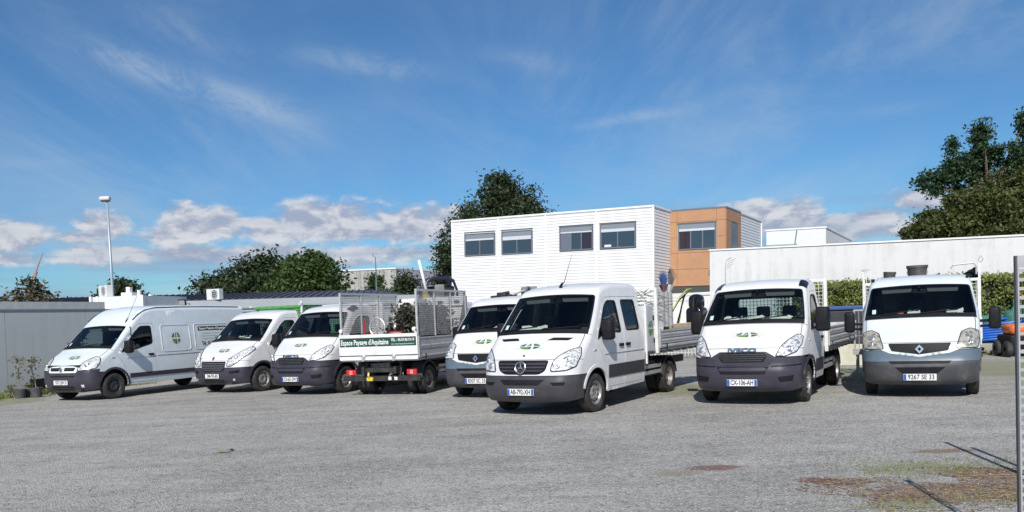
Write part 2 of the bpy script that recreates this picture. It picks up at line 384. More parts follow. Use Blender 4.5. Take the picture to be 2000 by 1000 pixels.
class Surf:
    """a cab's front and top as one strip: keys (y, z, qy, qz, bow) run from under the bumper over the roof; (y, z) is the centre line,
    (qy, qz) where the strip has turned into the flank. Half widths come from wz (by height) less wy (by length)."""
    def __init__(s, keys, wz, wy):
        K = np.array(keys, float); c = np.concatenate([[0], np.cumsum(np.maximum(1e-3, np.hypot(*np.diff(K[:, :2], axis=0).T)))])
        si = np.linspace(0, c[-1], 400); D = pchip(c, K, si)
        s.s = np.concatenate([[0], np.cumsum(np.hypot(*np.diff(D[:, :2], axis=0).T))]); s.D = D; s.S = s.s[-1]
        s.wz = np.array(wz, float); s.wy = np.array(wy, float)
    def W(s, y, z): return np.interp(z, s.wz[:, 0], s.wz[:, 1]) - np.interp(y, s.wy[:, 0], s.wy[:, 1])
    def at(s, t): return np.stack([np.interp(t, s.s, s.D[:, k]) for k in range(5)], -1)
    def sz(s, z): return np.interp(z, np.maximum.accumulate(s.D[:, 1]) + np.arange(400) * 1e-9, s.s)
    def sy(s, y): return float(np.interp(y, np.maximum.accumulate(s.D[:, 0]) + np.arange(400) * 1e-9, s.s))
    def _geo(s, t):
        d = s.at(t); v = d[..., 2:4] - d[..., 0:2]; L = np.hypot(v[..., 0], v[..., 1]) + 1e-9
        w = s.W(d[..., 2], d[..., 3]); bow = L * d[..., 4]; r = L - bow; k = w - r
        return d, v / L[..., None], L, w, bow, r, k
    def amax(s, t):
        d, v, L, w, bow, r, k = s._geo(np.asarray(t, float)); return k + r * math.pi / 2
    def F(s, t, b):
        t = np.asarray(t, float); b = np.asarray(b, float)
        d, v, L, w, bow, r, k = s._geo(t); a = np.abs(b) * (k + r * math.pi / 2)
        th = np.clip((a - k) / r, 0, math.pi / 2); x = np.where(a <= k, a, k + r * np.sin(th))
        dep = bow * (x / w) ** 2 + np.where(a <= k, 0, r * (1 - np.cos(th)))
        return np.stack([np.sign(b) * x, d[..., 0] + v[..., 0] * dep, d[..., 1] + v[..., 1] * dep], -1)
    def az(s, pts):
        """(across, centre-line height) pairs -> (t, b) parameter pairs"""
        p = np.array(pts, float); t = s.sz(p[:, 1]); return np.stack([t, p[:, 0] / s.amax(t)], -1)
def dense(poly, step=0.05):
    out = []
    n = len(poly)
    for i in range(n):
        a = np.array(poly[i], float); b = np.array(poly[(i + 1) % n], float); k = max(1, int(np.hypot(*(b - a)) / step))
        for j in range(k): out.append(a + (b - a) * j / k)
    return np.array(out)
def rounded(poly, r, n=4):
    """polygon with its corners rounded by about r"""
    P = [np.array(p, float) for p in poly]; out = []; N = len(P)
    for i in range(N):
        p, a, b = P[i], P[i - 1], P[(i + 1) % N]; da, db = a - p, b - p; la, lb = np.hypot(*da), np.hypot(*db)
        q = min(r, la * .45, lb * .45); s0, s1 = p + da / la * q, p + db / lb * q
        for j in range(n + 1):
            t = j / n; out.append((1 - t)**2 * s0 + 2 * t * (1 - t) * p + t * t * s1)
    return np.array(out)
def inset(poly, d):
    """polygon moved inward by d (outward if negative)"""
    P = np.array(poly, float); A = 0.5 * np.sum(P[:, 0] * np.roll(P[:, 1], -1) - np.roll(P[:, 0], -1) * P[:, 1]); sg = 1 if A > 0 else -1
    e = np.roll(P, -1, 0) - P; e /= (np.hypot(e[:, 0], e[:, 1])[:, None] + 1e-12); n = np.stack([-e[:, 1], e[:, 0]], -1) * sg
    b = n + np.roll(n, 1, 0); b /= np.maximum(0.5, np.sum(b * np.roll(n, 1, 0), 1))[:, None]
    return P + b * d
def inside(pts, poly):
    x, y = pts[:, 0], pts[:, 1]; r = np.zeros(len(pts), bool); n = len(poly); j = n - 1
    for i in range(n):
        xi, yi = poly[i]; xj, yj = poly[j]
        if yi != yj:
            r ^= ((yi > y) != (yj > y)) & (x < (xj - xi) * (y - yi) / (yj - yi) + xi)
        j = i
    return r
def panel(mb, fn, outer, holes=(), step=0.06, off=0.0, skirt=0.02, mi=0, sub=0.04, flip=1):
    """a curved sheet: the plane outline (with holes) is triangulated and laid on the surface fn, lifted by off, its rims turned inward"""
    loops = [dense(outer, sub)] + [dense(h, sub) for h in holes]
    lo, hi = loops[0].min(0), loops[0].max(0)
    gx, gy = np.meshgrid(np.arange(lo[0] + step / 2, hi[0], step), np.arange(lo[1] + step / 2, hi[1], step)); g = np.stack([gx.ravel(), gy.ravel()], -1)
    if len(g):
        ok = inside(g, loops[0])
        for h in loops[1:]: ok &= ~inside(g, h)
        allp = np.concatenate(loops)
        g = g[ok]
        if len(g):
            dmin = np.min(np.hypot(g[:, None, 0] - allp[None, :, 0], g[:, None, 1] - allp[None, :, 1]), 1); g = g[dmin > step * 0.35]
    pts = np.concatenate(loops + [g]) if len(g) else np.concatenate(loops)
    edges = []; o = 0
    for l in loops:
        edges += [(o + i, o + (i + 1) % len(l)) for i in range(len(l))]; o += len(l)
    V, E_, Fc, _a, _b, _c = geometry.delaunay_2d_cdt([Vector(p) for p in pts], edges, [], 0, 1e-6)
    V = np.array([(v.x, v.y) for v in V]); T = np.array([f for f in Fc if len(f) == 3])
    c = V[T].mean(1); ok = inside(c, loops[0])
    for h in loops[1:]: ok &= ~inside(c, h)
    T = T[ok]
    def lay(q, extra):
        e = 2e-3; P = fn(q); A = fn(q + [e, 0]) - fn(q - [e, 0]); B = fn(q + [0, e]) - fn(q - [0, e])
        N = np.cross(A, B); N /= (np.linalg.norm(N, axis=1)[:, None] + 1e-12); return P + N * flip * extra
    P = lay(V, off); mb.add(P, (T if flip > 0 else T[:, ::-1]).tolist(), mi)
    if skirt:
        for l in loops:
            a = lay(l, off); b = lay(l, off - skirt); n = len(l)
            mb.add(np.concatenate([a, b]), [(i, (i + 1) % n, n + (i + 1) % n, n + i) for i in range(n)], mi)
def fn_strip(S): return lambda q: S.F(q[:, 0], q[:, 1])
def fn_side(S, sx): return lambda q: np.stack([sx * S.W(q[:, 0], q[:, 1]), q[:, 0], q[:, 1]], -1)

# ------------------------------------------------------------------ wheel
_wheel_cache = {}
def wheel_meshes(kind):
    if kind in _wheel_cache: return _wheel_cache[kind]
    r, w = 0.345, 0.205
    t = MB(); t.lathe([(-w * .40, .205), (-w * .5, .25), (-w * .5, .30), (-w * .42, .334), (-w * .3, r), (w * .3, r), (w * .42, .334), (w * .5, .30), (w * .5, .25), (w * .40, .205)], 36)
    for k in range(36):                     # tread blocks
        a = 2 * math.pi * k / 36
        for u in (-.055, 0, .055):
            a2 = a + (0.08 if u == 0 else 0); ca, sa = math.cos(a2), math.sin(a2); rr = r + .002
            e = 0.045; cb, sb = math.cos(a2 + e * 2.6), math.sin(a2 + e * 2.6)
            t.add([(u - .02, rr * ca, rr * sa), (u + .02, rr * ca, rr * sa), (u + .02, rr * cb, rr * sb), (u - .02, rr * cb, rr * sb)], [(0, 1, 2, 3)])
    rim = MB()
    if kind == 'deep':                      # outer wheel of a twin axle: deep dish
        rim.lathe([(w * .42, .208), (w * .40, .19), (-.02, .175), (-.03, .10), (-.03, .0)], 24)
    else:
        rim.lathe([(w * .44, .210), (w * .40, .195), (w * .22, .180), (w * .20, .150), (w * .34, .118), (w * .36, .07), (w * .30, .055), (w * .30, .0)], 24)
    hub = MB(); hub.lathe([(0.0, .075), (.05 if kind != 'deep' else .03, .07), (.06 if kind != 'deep' else .04, .05), (.062 if kind != 'deep' else .042, 0)], 16)
    for k in range(6):
        a = 2 * math.pi * k / 6; hub.tube([(.0, .095 * math.cos(a), .095 * math.sin(a)), (w * .36 + .012 if kind != 'deep' else .0, .095 * math.cos(a), .095 * math.sin(a))], .011, 6)
    holes = MB()
    for k in range(10):
        a = 2 * math.pi * (k + .5) / 10; c = (0.152 * math.cos(a), 0.152 * math.sin(a)); V = []
        xx = w * .275 + .003 if kind != 'deep' else -.017
        for j in range(8):
            b = 2 * math.pi * j / 8; V.append((xx + (c[0]**2 + c[1]**2) * 0, c[0] + .019 * math.cos(b), c[1] + .019 * math.sin(b)))
        holes.poly(V)
    ms = []
    for mb, nm, mat in ((t, 'tyre', RUBBER), (rim, 'rim', DARKRIM if kind == 'dark' else STEELRIM), (hub, 'hub_cap', DARKRIM if kind == 'dark' else STEELRIM), (holes, 'rim_hole', BLACK)):
        o = mb.build(nm, mat, None, angle=35); ms.append((nm, o.data)); bpy.data.objects.remove(o)
    _wheel_cache[kind] = ms; return ms
def wheel(parent, x, y, side, kind='steel', r=0.345, steer=0):
    """a wheel part with tyre, rim and hub; side +1 faces vehicle left"""
    ms = wheel_meshes(kind)
    m = Matrix.Translation((x, y, r)) @ Matrix.Rotation(steer, 4, 'Z') @ (Matrix.Rotation(math.pi, 4, 'Z') if side < 0 else Matrix.Identity(4)) @ Matrix.Scale(r / .345, 4)
    w = child('wheel', ms[0][1], parent, m)
    for nm, me in ms[1:]:
        o = child(nm, me, w)
        if nm == 'rim_hole': o['kind'] = 'stuff'
    return w

# ------------------------------------------------------------------ emblems and plates
def circ(cx, cy, rx, ry, a0, a1, n=14): return [(cx + rx * math.cos(R(a0 + (a1 - a0) * i / n)), cy + ry * math.sin(R(a0 + (a1 - a0) * i / n))) for i in range(n + 1)]
def logo(parent, fn, rx, ry, flip=1, name='company_logo'):
    """round green emblem crossed by a white letter A, fine grey rays outside; fn maps emblem plane (u, v in -1.6..1.6) onto the panel"""
    mb = MB(); f = lambda q: fn(q * [rx, ry])
    def P(poly, mi): panel(mb, f, poly, step=.35, off=.004, skirt=0, mi=mi, sub=.2, flip=flip)
    P([(-.98, .10), (-.95, .32), (-.72, .68), (-.42, .90), (-.46, .5), (-.60, .10)], 0)
    P([(-.34, .12), (-.12, .82), (.0, .98), (.12, .12)], 0)
    P([(-.22, .16), (-.06, .60), (.04, .16)], 2)
    P([(.22, .97), (.62, .78), (.92, .40), (.985, .10), (.36, .10), (.28, .6)], 1)
    P([(.22, .97), (.62, .78), (.78, .62), (.28, .62)], 0)
    P([(-.95, -.14), (.16, -.14), (.18, -.62), (.10, -.97), (-.30, -.95), (-.62, -.78), (-.86, -.48)], 1)
    P([(.0, -.16), (.16, -.16), (.18, -.62), (.10, -.97), (-.02, -.98)], 0)
    P([(.40, -.14), (.97, -.14), (.78, -.62), (.42, -.90)], 0)
    for a in (-35, -15, 20, 40, 62, 90, 118, 140, 165, 205, 225, 330):
        c, s_ = math.cos(R(a)), math.sin(R(a)); w = .022
        P([(1.12 * c + w * s_, 1.12 * s_ - w * c), (1.5 * c + w * s_, 1.5 * s_ - w * c), (1.5 * c - w * s_, 1.5 * s_ + w * c), (1.12 * c - w * s_, 1.12 * s_ + w * c)], 2)
    return mb.build(name, [GREEN_D, GREEN_L, GREYLINE], parent)
def number_plate(parent, y, z, body, right_blue=True, blue_left=True, tilt=0.0, x=0.0, dark=False, rear=False):
    s = 1 if not rear else -1
    mb = MB(); mb.box((x - .262, -.004, -.057), (x + .262, .004, .057), 0, .003)
    if blue_left: mb.box((x - .258, -.0062, -.052), (x - .215, -.004, .052), 1)
    if right_blue: mb.box((x + .215, -.0062, -.052), (x + .258, -.004, .052), 1)
    o = mb.build('number_plate', [PLATE if not dark else BLACK, PLATEBLUE if not dark else BLACK], parent)  # dark: black colour stands in for shade on the plate
    o.matrix_local = Matrix.Translation((0, y, z)) @ Matrix.Rotation(math.pi if rear else 0, 4, 'Z') @ Matrix.Rotation(tilt, 4, 'X')
    cx = x + (.0 if right_blue else .02)
    text_obj('plate_lettering', body, .118, INK if not dark else GREYPLASTIC, o, frame((cx, -.0068, 0), (1, 0, 0), (0, 0, 1)), .0008, width=.395 if right_blue else .42, bold=.0022)
    return o
def rounded_box(mb, lo, hi, r, mi=0, seg=3, taper=None):
    bm = bmesh.new(); bmesh.ops.create_cube(bm, size=1)
    for v in bm.verts: v.co = Vector([(lo[i] + hi[i]) / 2 + v.co[i] * (hi[i] - lo[i]) for i in range(3)])
    if taper: taper(bm)
    bmesh.ops.bevel(bm, geom=bm.edges[:], offset=r, segments=seg, profile=.5, affect='EDGES'); mb.bm(bm, mi)

# ------------------------------------------------------------------ cab
def build_cab(root, C):
    """all parts of a van or truck cab from its table C: local +x vehicle left, -y ahead, origin on the ground under the front axle"""
    S = Surf(C['keys'], C['wz'], C['wy']); FS = fn_strip(S); paint = C.get('paint', WHITE); bump = C.get('bumper_mat', PLASTIC)
    zb, zh, zw0 = C['z_bumper'], C['z_hood'], C['z_ws0']
    sb, sh, sw = float(S.sz(zb)), float(S.sz(zh)), float(S.sz(zw0)) - .03
    sill, arch_r, arch_z = C['sill'], C.get('arch_r', .43), .36
    se = S.S; g = .005
    def strip(s0, s1, b=1.0): return [(s0, -b), (s0, b), (s1, b), (s1, -b)]
    def Q(s0, s1, n): return [tuple(S.at(np.array(t))[2:4]) for t in np.linspace(s0, s1, n)]
    def arc(z0, z1, n=9, rr=None):   # front half of the wheel arch from height z0 up to z1
        rr = rr or arch_r
        out = []
        for i in range(n):
            z = z0 + (z1 - z0) * i / (n - 1); out.append((-math.sqrt(max(1e-6, rr**2 - (z - arch_z)**2)), z))
        return out
    # bumper: front strip and its two flanks
    mb = MB(); panel(mb, FS, strip(0, sb - g), flip=-1, step=.07)
    zq = S.at(np.array(0.0))[3]
    for sx in (1, -1):
        fl = Q(0, sb - g, 14); top = fl[-1][1]
        poly = fl + arc(zq, min(top, arch_z + arch_r * .98))[::-1]
        panel(mb, fn_side(S, sx), poly, step=.08, flip=sx)
    bo = mb.build('front_bumper', bump, root, smooth=True)
    for (poly, nm, mat, off) in C.get('bumper_bits', []):
        for pl in poly:
            m2 = MB(); panel(m2, FS, S.az(pl), off=off, flip=-1, step=.08, skirt=abs(off) + .004); m2.build(nm, mat, bo, smooth=True)
    # nose panel, bonnet, roof shell with the windscreen opening
    mb = MB(); panel(mb, FS, strip(sb + g, sh - g), flip=-1, step=.06); mb.build('nose_panel', C.get('nose_mat', paint), root, smooth=True)
    mb = MB(); bw = C.get('bonnet_w', 0.93)
    panel(mb, FS, [(sh + g, -1), (sh + g, 1), (sw - g, 1), (sw - g, -1)], flip=-1, step=.06); bon = mb.build('bonnet', paint, root, smooth=True)
    for sx in (1, -1):
        b0, b1 = C.get('bonnet_seam', (.80, .86)); m2 = MB(); w_ = .006
        panel(m2, FS, [(sh + .06, sx * b0 - w_), (sh + .06, sx * b0 + w_), (sw, sx * b1 + w_), (sw, sx * b1 - w_)], flip=-1, off=.0015, skirt=0, step=.2); m2.build('bonnet_seam', GREYPLASTIC, bon, smooth=True)
    m2 = MB(); panel(m2, FS, [(sh - .005, -.78), (sh - .005, .78), (sh + .005, .78), (sh + .005, -.78)], flip=-1, off=.0015, skirt=0, step=.2); m2.build('bonnet_seam', GREYPLASTIC, bon, smooth=True)
    wsp = rounded(S.az(C['ws']), .07)
    mb = MB(); panel(mb, FS, strip(sw + g, se), [wsp], flip=-1, step=.08); mb.build('roof', paint, root, smooth=True)
    mb = MB(); panel(mb, FS, inset(wsp, .004), flip=-1, step=.1, off=-.012, skirt=0); wso = mb.build('windscreen', GLASS, root, smooth=True)
    mb = MB(); panel(mb, FS, inset(wsp, -.006), [inset(wsp, C.get('frit', .030))], flip=-1, step=.2, off=-.004, skirt=.01, sub=.05); mb.build('windscreen_seal', BLACKGLOSS, wso, smooth=True)
    bl = S.az(C['ws'])[:, 0].min()
    zs0, zs1 = C['ws'][0][1], C['ws'][2][1]
    mb = MB(); panel(mb, FS, S.az([(-.80, zs0 + .055), (-.735, zs0 + .055), (-.735, zs0 + .135), (-.80, zs0 + .135)]), flip=-1, off=-.006, skirt=0, step=.2); mb.build('windscreen_sticker', principled('sticker_pale_blue', (.50, .64, .66), .5), wso)
    mb = MB(); tm = S.at(np.array(float(S.sz(zs1)) - .10)); mb.box((-.12, tm[0] + .10, tm[1] - .10), (.12, tm[0] + .13, tm[1] - .02), 0, .01); mb.bar((0, tm[0] + .10, tm[1] - .04), (0, tm[0] + .03, tm[1] + .02), .03); mb.build('interior_mirror', BLACK, wso)
    for sx in (1, -1):
        mb = MB(); tv = S.at(np.array(float(S.sz(zs1)) - .03)); mb.prism([(sx * .12, tv[0] + .05, tv[1] - .01), (sx * .66, tv[0] + .07, tv[1] - .02), (sx * .64, tv[0] + .10, tv[1] - .13), (sx * .14, tv[0] + .08, tv[1] - .12)], (0, .02, 0)); mb.build('sun_visor', principled('visor_grey', (.16, .165, .17), .8), wso)
    mb = MB(); panel(mb, FS, [(bl - .075, -.9), (bl - .075, .9), (bl + .03, .9), (bl + .03, -.9)], flip=-1, step=.1, off=.005, skirt=.015); mb.build('scuttle_panel', BLACK, root, smooth=True)
    for (b0, b1, ds) in C.get('wipers', [(-.62, .02, .10), (.0, .62, .09)]):
        mb = MB(); tt = np.linspace(0, 1, 8); P = S.F(bl + .0 + ds * tt ** 1.0, b0 + (b1 - b0) * tt); n = np.array([0, -.6, .8])
        mb.tube([tuple(p + n * .022) for p in P], .011, 5); mb.build('wiper', BLACK, root)
    # flanks: body side with door opening, then the doors
    yr = C['y_rear']
    for sx in (1, -1):
        fs = fn_side(S, sx); doors = C['doors']
        fl = Q(sb + g, se, 60); top = fl[0][1]
        poly = fl + [(yr, fl[-1][1]), (yr, sill)]
        ra = C.get('rear_arch')
        if ra: poly += [(ra + arch_r * math.cos(R(t)), arch_z + arch_r * math.sin(R(t))) for t in np.linspace(0 if sill > arch_z else -8, 180, 15)]
        poly += [(arch_r * math.cos(R(t)), arch_z + arch_r * math.sin(R(t))) for t in np.linspace(max(0, math.degrees(math.asin((sill - arch_z) / arch_r))) if sill > arch_z else -4, 90, 9)]
        poly += [(y, z) for (y, z) in arc(top, arch_z + arch_r * .98, 6)[::-1]]
        mb = MB(); holes = [d['poly'] for d in doors]
        panel(mb, fs, poly, holes, step=.12, flip=sx); bs = mb.build('body_side', paint, root, smooth=True)
        # wheel arch lip
        mb = MB(); q0 = [(arch_r * math.cos(R(t)), arch_z + arch_r * math.sin(R(t))) for t in np.linspace(-4, 168, 20)]; q1 = [(y * 1.13, arch_z + (z - arch_z) * 1.13) for y, z in q0]
        panel(mb, fs, q0 + q1[::-1], step=.2, off=.012, flip=sx, skirt=.03); mb.build('wheel_arch', C.get('arch_mat', bump), root, smooth=True)
        # wheel housing
        mb = MB(); mb.lathe([(.0, .46), (.30, .46)], 20, 'x', (sx * .58 - (.30 if sx < 0 else 0) * 1, 0, .36), a0=R(-8), a1=R(188)); mb.build('wheel_housing', BLACK, root)
        for d in doors:
            mb = MB(); dp = inset(d['poly'], .008); win = d.get('win'); wp = rounded(win, .07) if win else None
            panel(mb, fs, dp, [wp] if win else [], step=.12, off=.001, flip=sx, skirt=.03); do = mb.build('door', paint, root, smooth=True)
            mb = MB(); panel(mb, fs, inset(d['poly'], -.007), [inset(d['poly'], .009)], step=.5, off=-.004, flip=sx, skirt=0); mb.build('door_gap', BLACK, do, smooth=True)
            if win:
                mb = MB(); panel(mb, fs, inset(wp, .003), step=.2, off=-.012, flip=sx, skirt=0); wo = mb.build('window', SIDEGLASS, do, smooth=True)
                mb = MB(); panel(mb, fs, inset(wp, -.012), [inset(wp, .022)], step=.3, off=.003, flip=sx, skirt=.02); mb.build('window_seal', BLACK, do, smooth=True)
                if d.get('quarter'):
                    yq = d['quarter']; zz = [p[1] for p in win]; mb = MB(); mb.bar((sx * (S.W(yq, min(zz)) - .004), yq, min(zz) + .02), (sx * (S.W(yq, max(zz)) - .004), yq, max(zz) - .0), .03, .012); mb.build('window_divider', BLACK, do)
            if d.get('handle'):
                hy, hz = d['handle']; w = float(S.W(hy, hz)); mb = MB()
                rounded_box(mb, (sx * w - .012, hy - .085, hz - .028), (sx * w + .032, hy + .085, hz + .028), .012)
                mb.build('door_handle', BLACK, do, smooth=True)
        for (y0, y1, z0, z1, mat, nm) in C.get('strips', []):
            mb = MB(); panel(mb, fs, [(y0, z0), (y1, z0), (y1, z1), (y0, z1)], step=.3, off=.012, flip=sx, skirt=.014); mb.build(nm, mat, root, smooth=True)
        for rp in C.get('side_ribs', []):
            mb = MB(); panel(mb, fs, rounded(rp, .10), [rounded(inset(rp, .022), .09)], step=.4, off=.010, flip=sx, skirt=.010); mb.build('pressed_rib', paint, bs, smooth=True)
        if sx == 1 or C.get('both_repeaters'):
            if 'repeater' in C:
                ry, rz = C['repeater']; w = float(S.W(ry, rz)); mb = MB(); rounded_box(mb, (sx * w - .01, ry - .05, rz - .018), (sx * w + .012, ry + .05, rz + .018), .008); mb.build('side_repeater', principled('repeater_lens', (.5, .5, .5), .2, coat=1), root, smooth=True)
        # mirror
        my, mz, out, hw, hh = C['mirror']; w = float(S.W(my, mz)); mb = MB()
        def tp(bm, sx=sx):
            for v in bm.verts:
                if v.co.y < my: v.co.x += -sx * .03; 
        rounded_box(mb, (min(sx * (w + out), sx * (w + out + hw)), my - .10, mz - hh / 2), (max(sx * (w + out), sx * (w + out + hw)), my + .06, mz + hh / 2), .05, taper=tp)
        mo = mb.build('door_mirror', BLACK, root, smooth=True)
        mb = MB(); mb.bar((sx * (w - .02), my + .02, mz - hh * .12), (sx * (w + out + .03), my, mz - hh * .10), .08, .05); mb.bar((sx * (w - .02), my + .02, mz - hh * .36), (sx * (w + out + .03), my, mz - hh * .34), .07, .045); mb.build('mirror_arm', BLACK, mo)
        mb = MB(); mb.box((min(sx * (w + out + .02), sx * (w + out + hw - .02)), my + .060, mz - hh / 2 + .03), (max(sx * (w + out + .02), sx * (w + out + hw - .02)), my + .064, mz + hh / 2 - .03)); mb.build('mirror_glass', CHROME, mo)
        mb = MB(); pv = C['mirror_tri']; panel(mb, fs, pv, step=.2, off=.006, flip=sx, skirt=.008); mb.build('mirror_base', BLACK, mo, smooth=True)
        # headlamp
        hp = rounded(S.az([(sx * a, z) for a, z in C['lamp']]), .035)
        mb = MB(); panel(mb, FS, hp, step=.06, off=.010, flip=-1, skirt=.02, sub=.03); ho = mb.build('headlight', C.get('lamp_mat', LAMP), root, smooth=True); 
        mb = MB(); panel(mb, FS, inset(hp, -.010), [inset(hp, .003)], step=.4, off=.014, flip=-1, skirt=.014, sub=.03); mb.build('headlight_surround', C.get('lamp_rim', BLACK), ho, smooth=True)
        for (ba, bz, br) in C.get('bulbs', []):
            t = S.sz(bz); P = S.F(np.array([t]), np.array([sx * ba / S.amax(t)]))[0]
            q = np.array([t]); e = .01; A = S.F(q + e, np.array([sx * ba / S.amax(t)]))[0] - P; B = S.F(q, np.array([sx * ba / S.amax(t) + e]))[0] - P
            n = -np.cross(A, B); n /= np.linalg.norm(n); mz_ = Vector(n).to_track_quat('Z', 'Y').to_matrix().to_4x4()
            mb = MB(); mb.lathe([(.004, br), (.016, br * .93), (.016, br * .78), (.006, br * .6), (.010, br * .25), (.018, 0)], 18, 'z'); bo2 = mb.build('reflector', CHROME, ho, smooth=True)
            bo2.matrix_local = Matrix.Translation(Vector(P)) @ mz_
    # grille and other pieces laid on the nose
    for it in C.get('front_bits', []):
        poly, nm, mat, off = it[:4]
        mb = MB(); panel(mb, FS, rounded(S.az(poly), it[4] if len(it) > 4 else .02), step=.07, off=off, flip=-1, skirt=off + .004, sub=.04); go = mb.build(nm, mat, root, smooth=True)
        for (z0, a0, a1, th, nm2, mat2) in (it[5] if len(it) > 5 else []):
            m2 = MB(); panel(m2, FS, S.az([(a0, z0 - th / 2), (a1, z0 - th / 2), (a1, z0 + th / 2), (a0, z0 + th / 2)]), step=.2, off=off + .012, flip=-1, skirt=.014, sub=.06); m2.build(nm2, mat2, go, smooth=True)
    # logo on the bonnet
    if C.get('logo'):
        la, lz, rx, rs = C['logo']; t0 = float(S.sz(lz)); am = float(S.amax(t0))
        logo(root, lambda q: S.F(t0 + q[:, 1], (la + q[:, 0]) / am), rx, rs, flip=1)
    # back panel of the cab, with or without a rear window
    e = S.F(np.full(31, se), np.linspace(-1, 1, 31)); prof = [(float(p[0]), float(p[2])) for p in e]
    zs = np.linspace(prof[-1][1] - .05, sill, 10); prof += [(float(S.W(yr, z)), float(z)) for z in zs]; prof += [(-float(S.W(yr, z)), float(z)) for z in zs[::-1]]
    ye = yr - .003; fb = lambda q: np.stack([q[:, 0], np.full(len(q), ye), q[:, 1]], -1); mb = MB()
    rw = C.get('rear_window'); panel(mb, fb, prof, [rounded(rw, .06)] if rw else [], step=.3, flip=1, skirt=.02, sub=.08); mb.build('back_panel', paint, root)
    if rw:
        mb = MB(); panel(mb, fb, rounded(rw, .06), step=.3, skirt=0); mb.build('rear_window', SIDEGLASS, root)
    yl = min(yr, 1.75 if yr > 3 else yr) - .04; fl_ = lambda q: np.stack([q[:, 0] * .965, np.full(len(q), yl), q[:, 1] - .03], -1); mb = MB()
    panel(mb, fl_, prof if yr < 3 else [(-.9, .4), (.9, .4), (.9, 1.5), (.8, 2.2), (-.8, 2.2), (-.9, 1.5)], [rounded(inset(rw, -.02), .06)] if rw else [], step=.4, skirt=0, sub=.1); mb.build('cab_liner', INTERIOR, root)
    # underside, firewall, interior
    mb = MB(); yb = C.get('floor_y', yr)
    mb.box((-.62, -.75, .24), (.62, -.05, .95)); mb.box((-.80, .42, .36), (.80, yb - .05, .52)); mb.box((-.56, -.1, .30), (.56, .45, .95)); mb.build('underbody', CHASSIS, root)
    mb = MB(); y0 = float(S.at(np.array(bl))[0]) + .07; zt = C['z_ws0'] - .03
    mb.prism([(-.80, y0, .95), (-.80, y0, zt - .02), (-.80, y0 + .25, zt + .0), (-.80, y0 + .62, zt - .06), (-.80, y0 + .75, zt - .22), (-.80, y0 + .70, .75)], (1.60, 0, 0)); mb.build('dashboard', INTERIOR, root)
    cy_ = y0 + .78; mb = MB(); ang = R(62); ring = []
    for k in range(20):
        a = 2 * math.pi * k / 20; ring.append((.42 + .2 * math.cos(a), cy_ + .2 * math.sin(a) * math.cos(ang), zt - .05 + .2 * math.sin(a) * math.sin(ang)))
    mb.tube(ring + [ring[0]], .016, 6, cap=False); mb.bar((.24, cy_, zt - .05), (.60, cy_, zt - .05), .05, .03); mb.bar((.42, cy_, zt - .05), (.42, cy_ - .2, zt - .16), .06, .06); mb.build('steering_wheel', BLACK, root)
    for (sx0, sw_) in ((.42, .50), (-.42, .92 if C.get('bench') else .50)):
        mb = MB(); ys = C.get('y_seat', .98); xs = sx0 if not C.get('bench') or sx0 > 0 else -.30
        rounded_box(mb, (xs - sw_ / 2, ys, .80), (xs + sw_ / 2, ys + .16, 1.50), .06); rounded_box(mb, (xs - sw_ / 2, ys - .45, .66), (xs + sw_ / 2, ys + .05, .84), .05)
        so = mb.build('seat', SEAT, root, smooth=True)
        mb = MB()
        for hx in ([xs] if sw_ < .6 else [xs - .22, xs + .22]): rounded_box(mb, (hx - .13, ys + .03, 1.53), (hx + .13, ys + .14, 1.74), .04)
        mb.build('headrest', SEAT, so, smooth=True)
    for (px, py_, w, d, ang) in C.get('papers', []):
        mb = MB(); n = 6; V = []
        for i in range(n):
            for j in range(n): V.append((px + (i / (n - 1) - .5) * w * .85 + .05 * random.random(), y0 + .10 + py_ + (j / (n - 1) - .5) * d * .8, zt + .03 + .085 * (j / (n - 1)) + .05 * random.random()))
        mb.add(V, [(i * n + j, i * n + j + 1, (i + 1) * n + j + 1, (i + 1) * n + j) for i in range(n - 1) for j in range(n - 1)]); o = mb.build('paper_sheet', PAPER); o.matrix_world = root.matrix_basis; tag(o, C['paper_label'][C['papers'].index((px, py_, w, d, ang))], 'paper', 'papers left on dashboards')
    return S
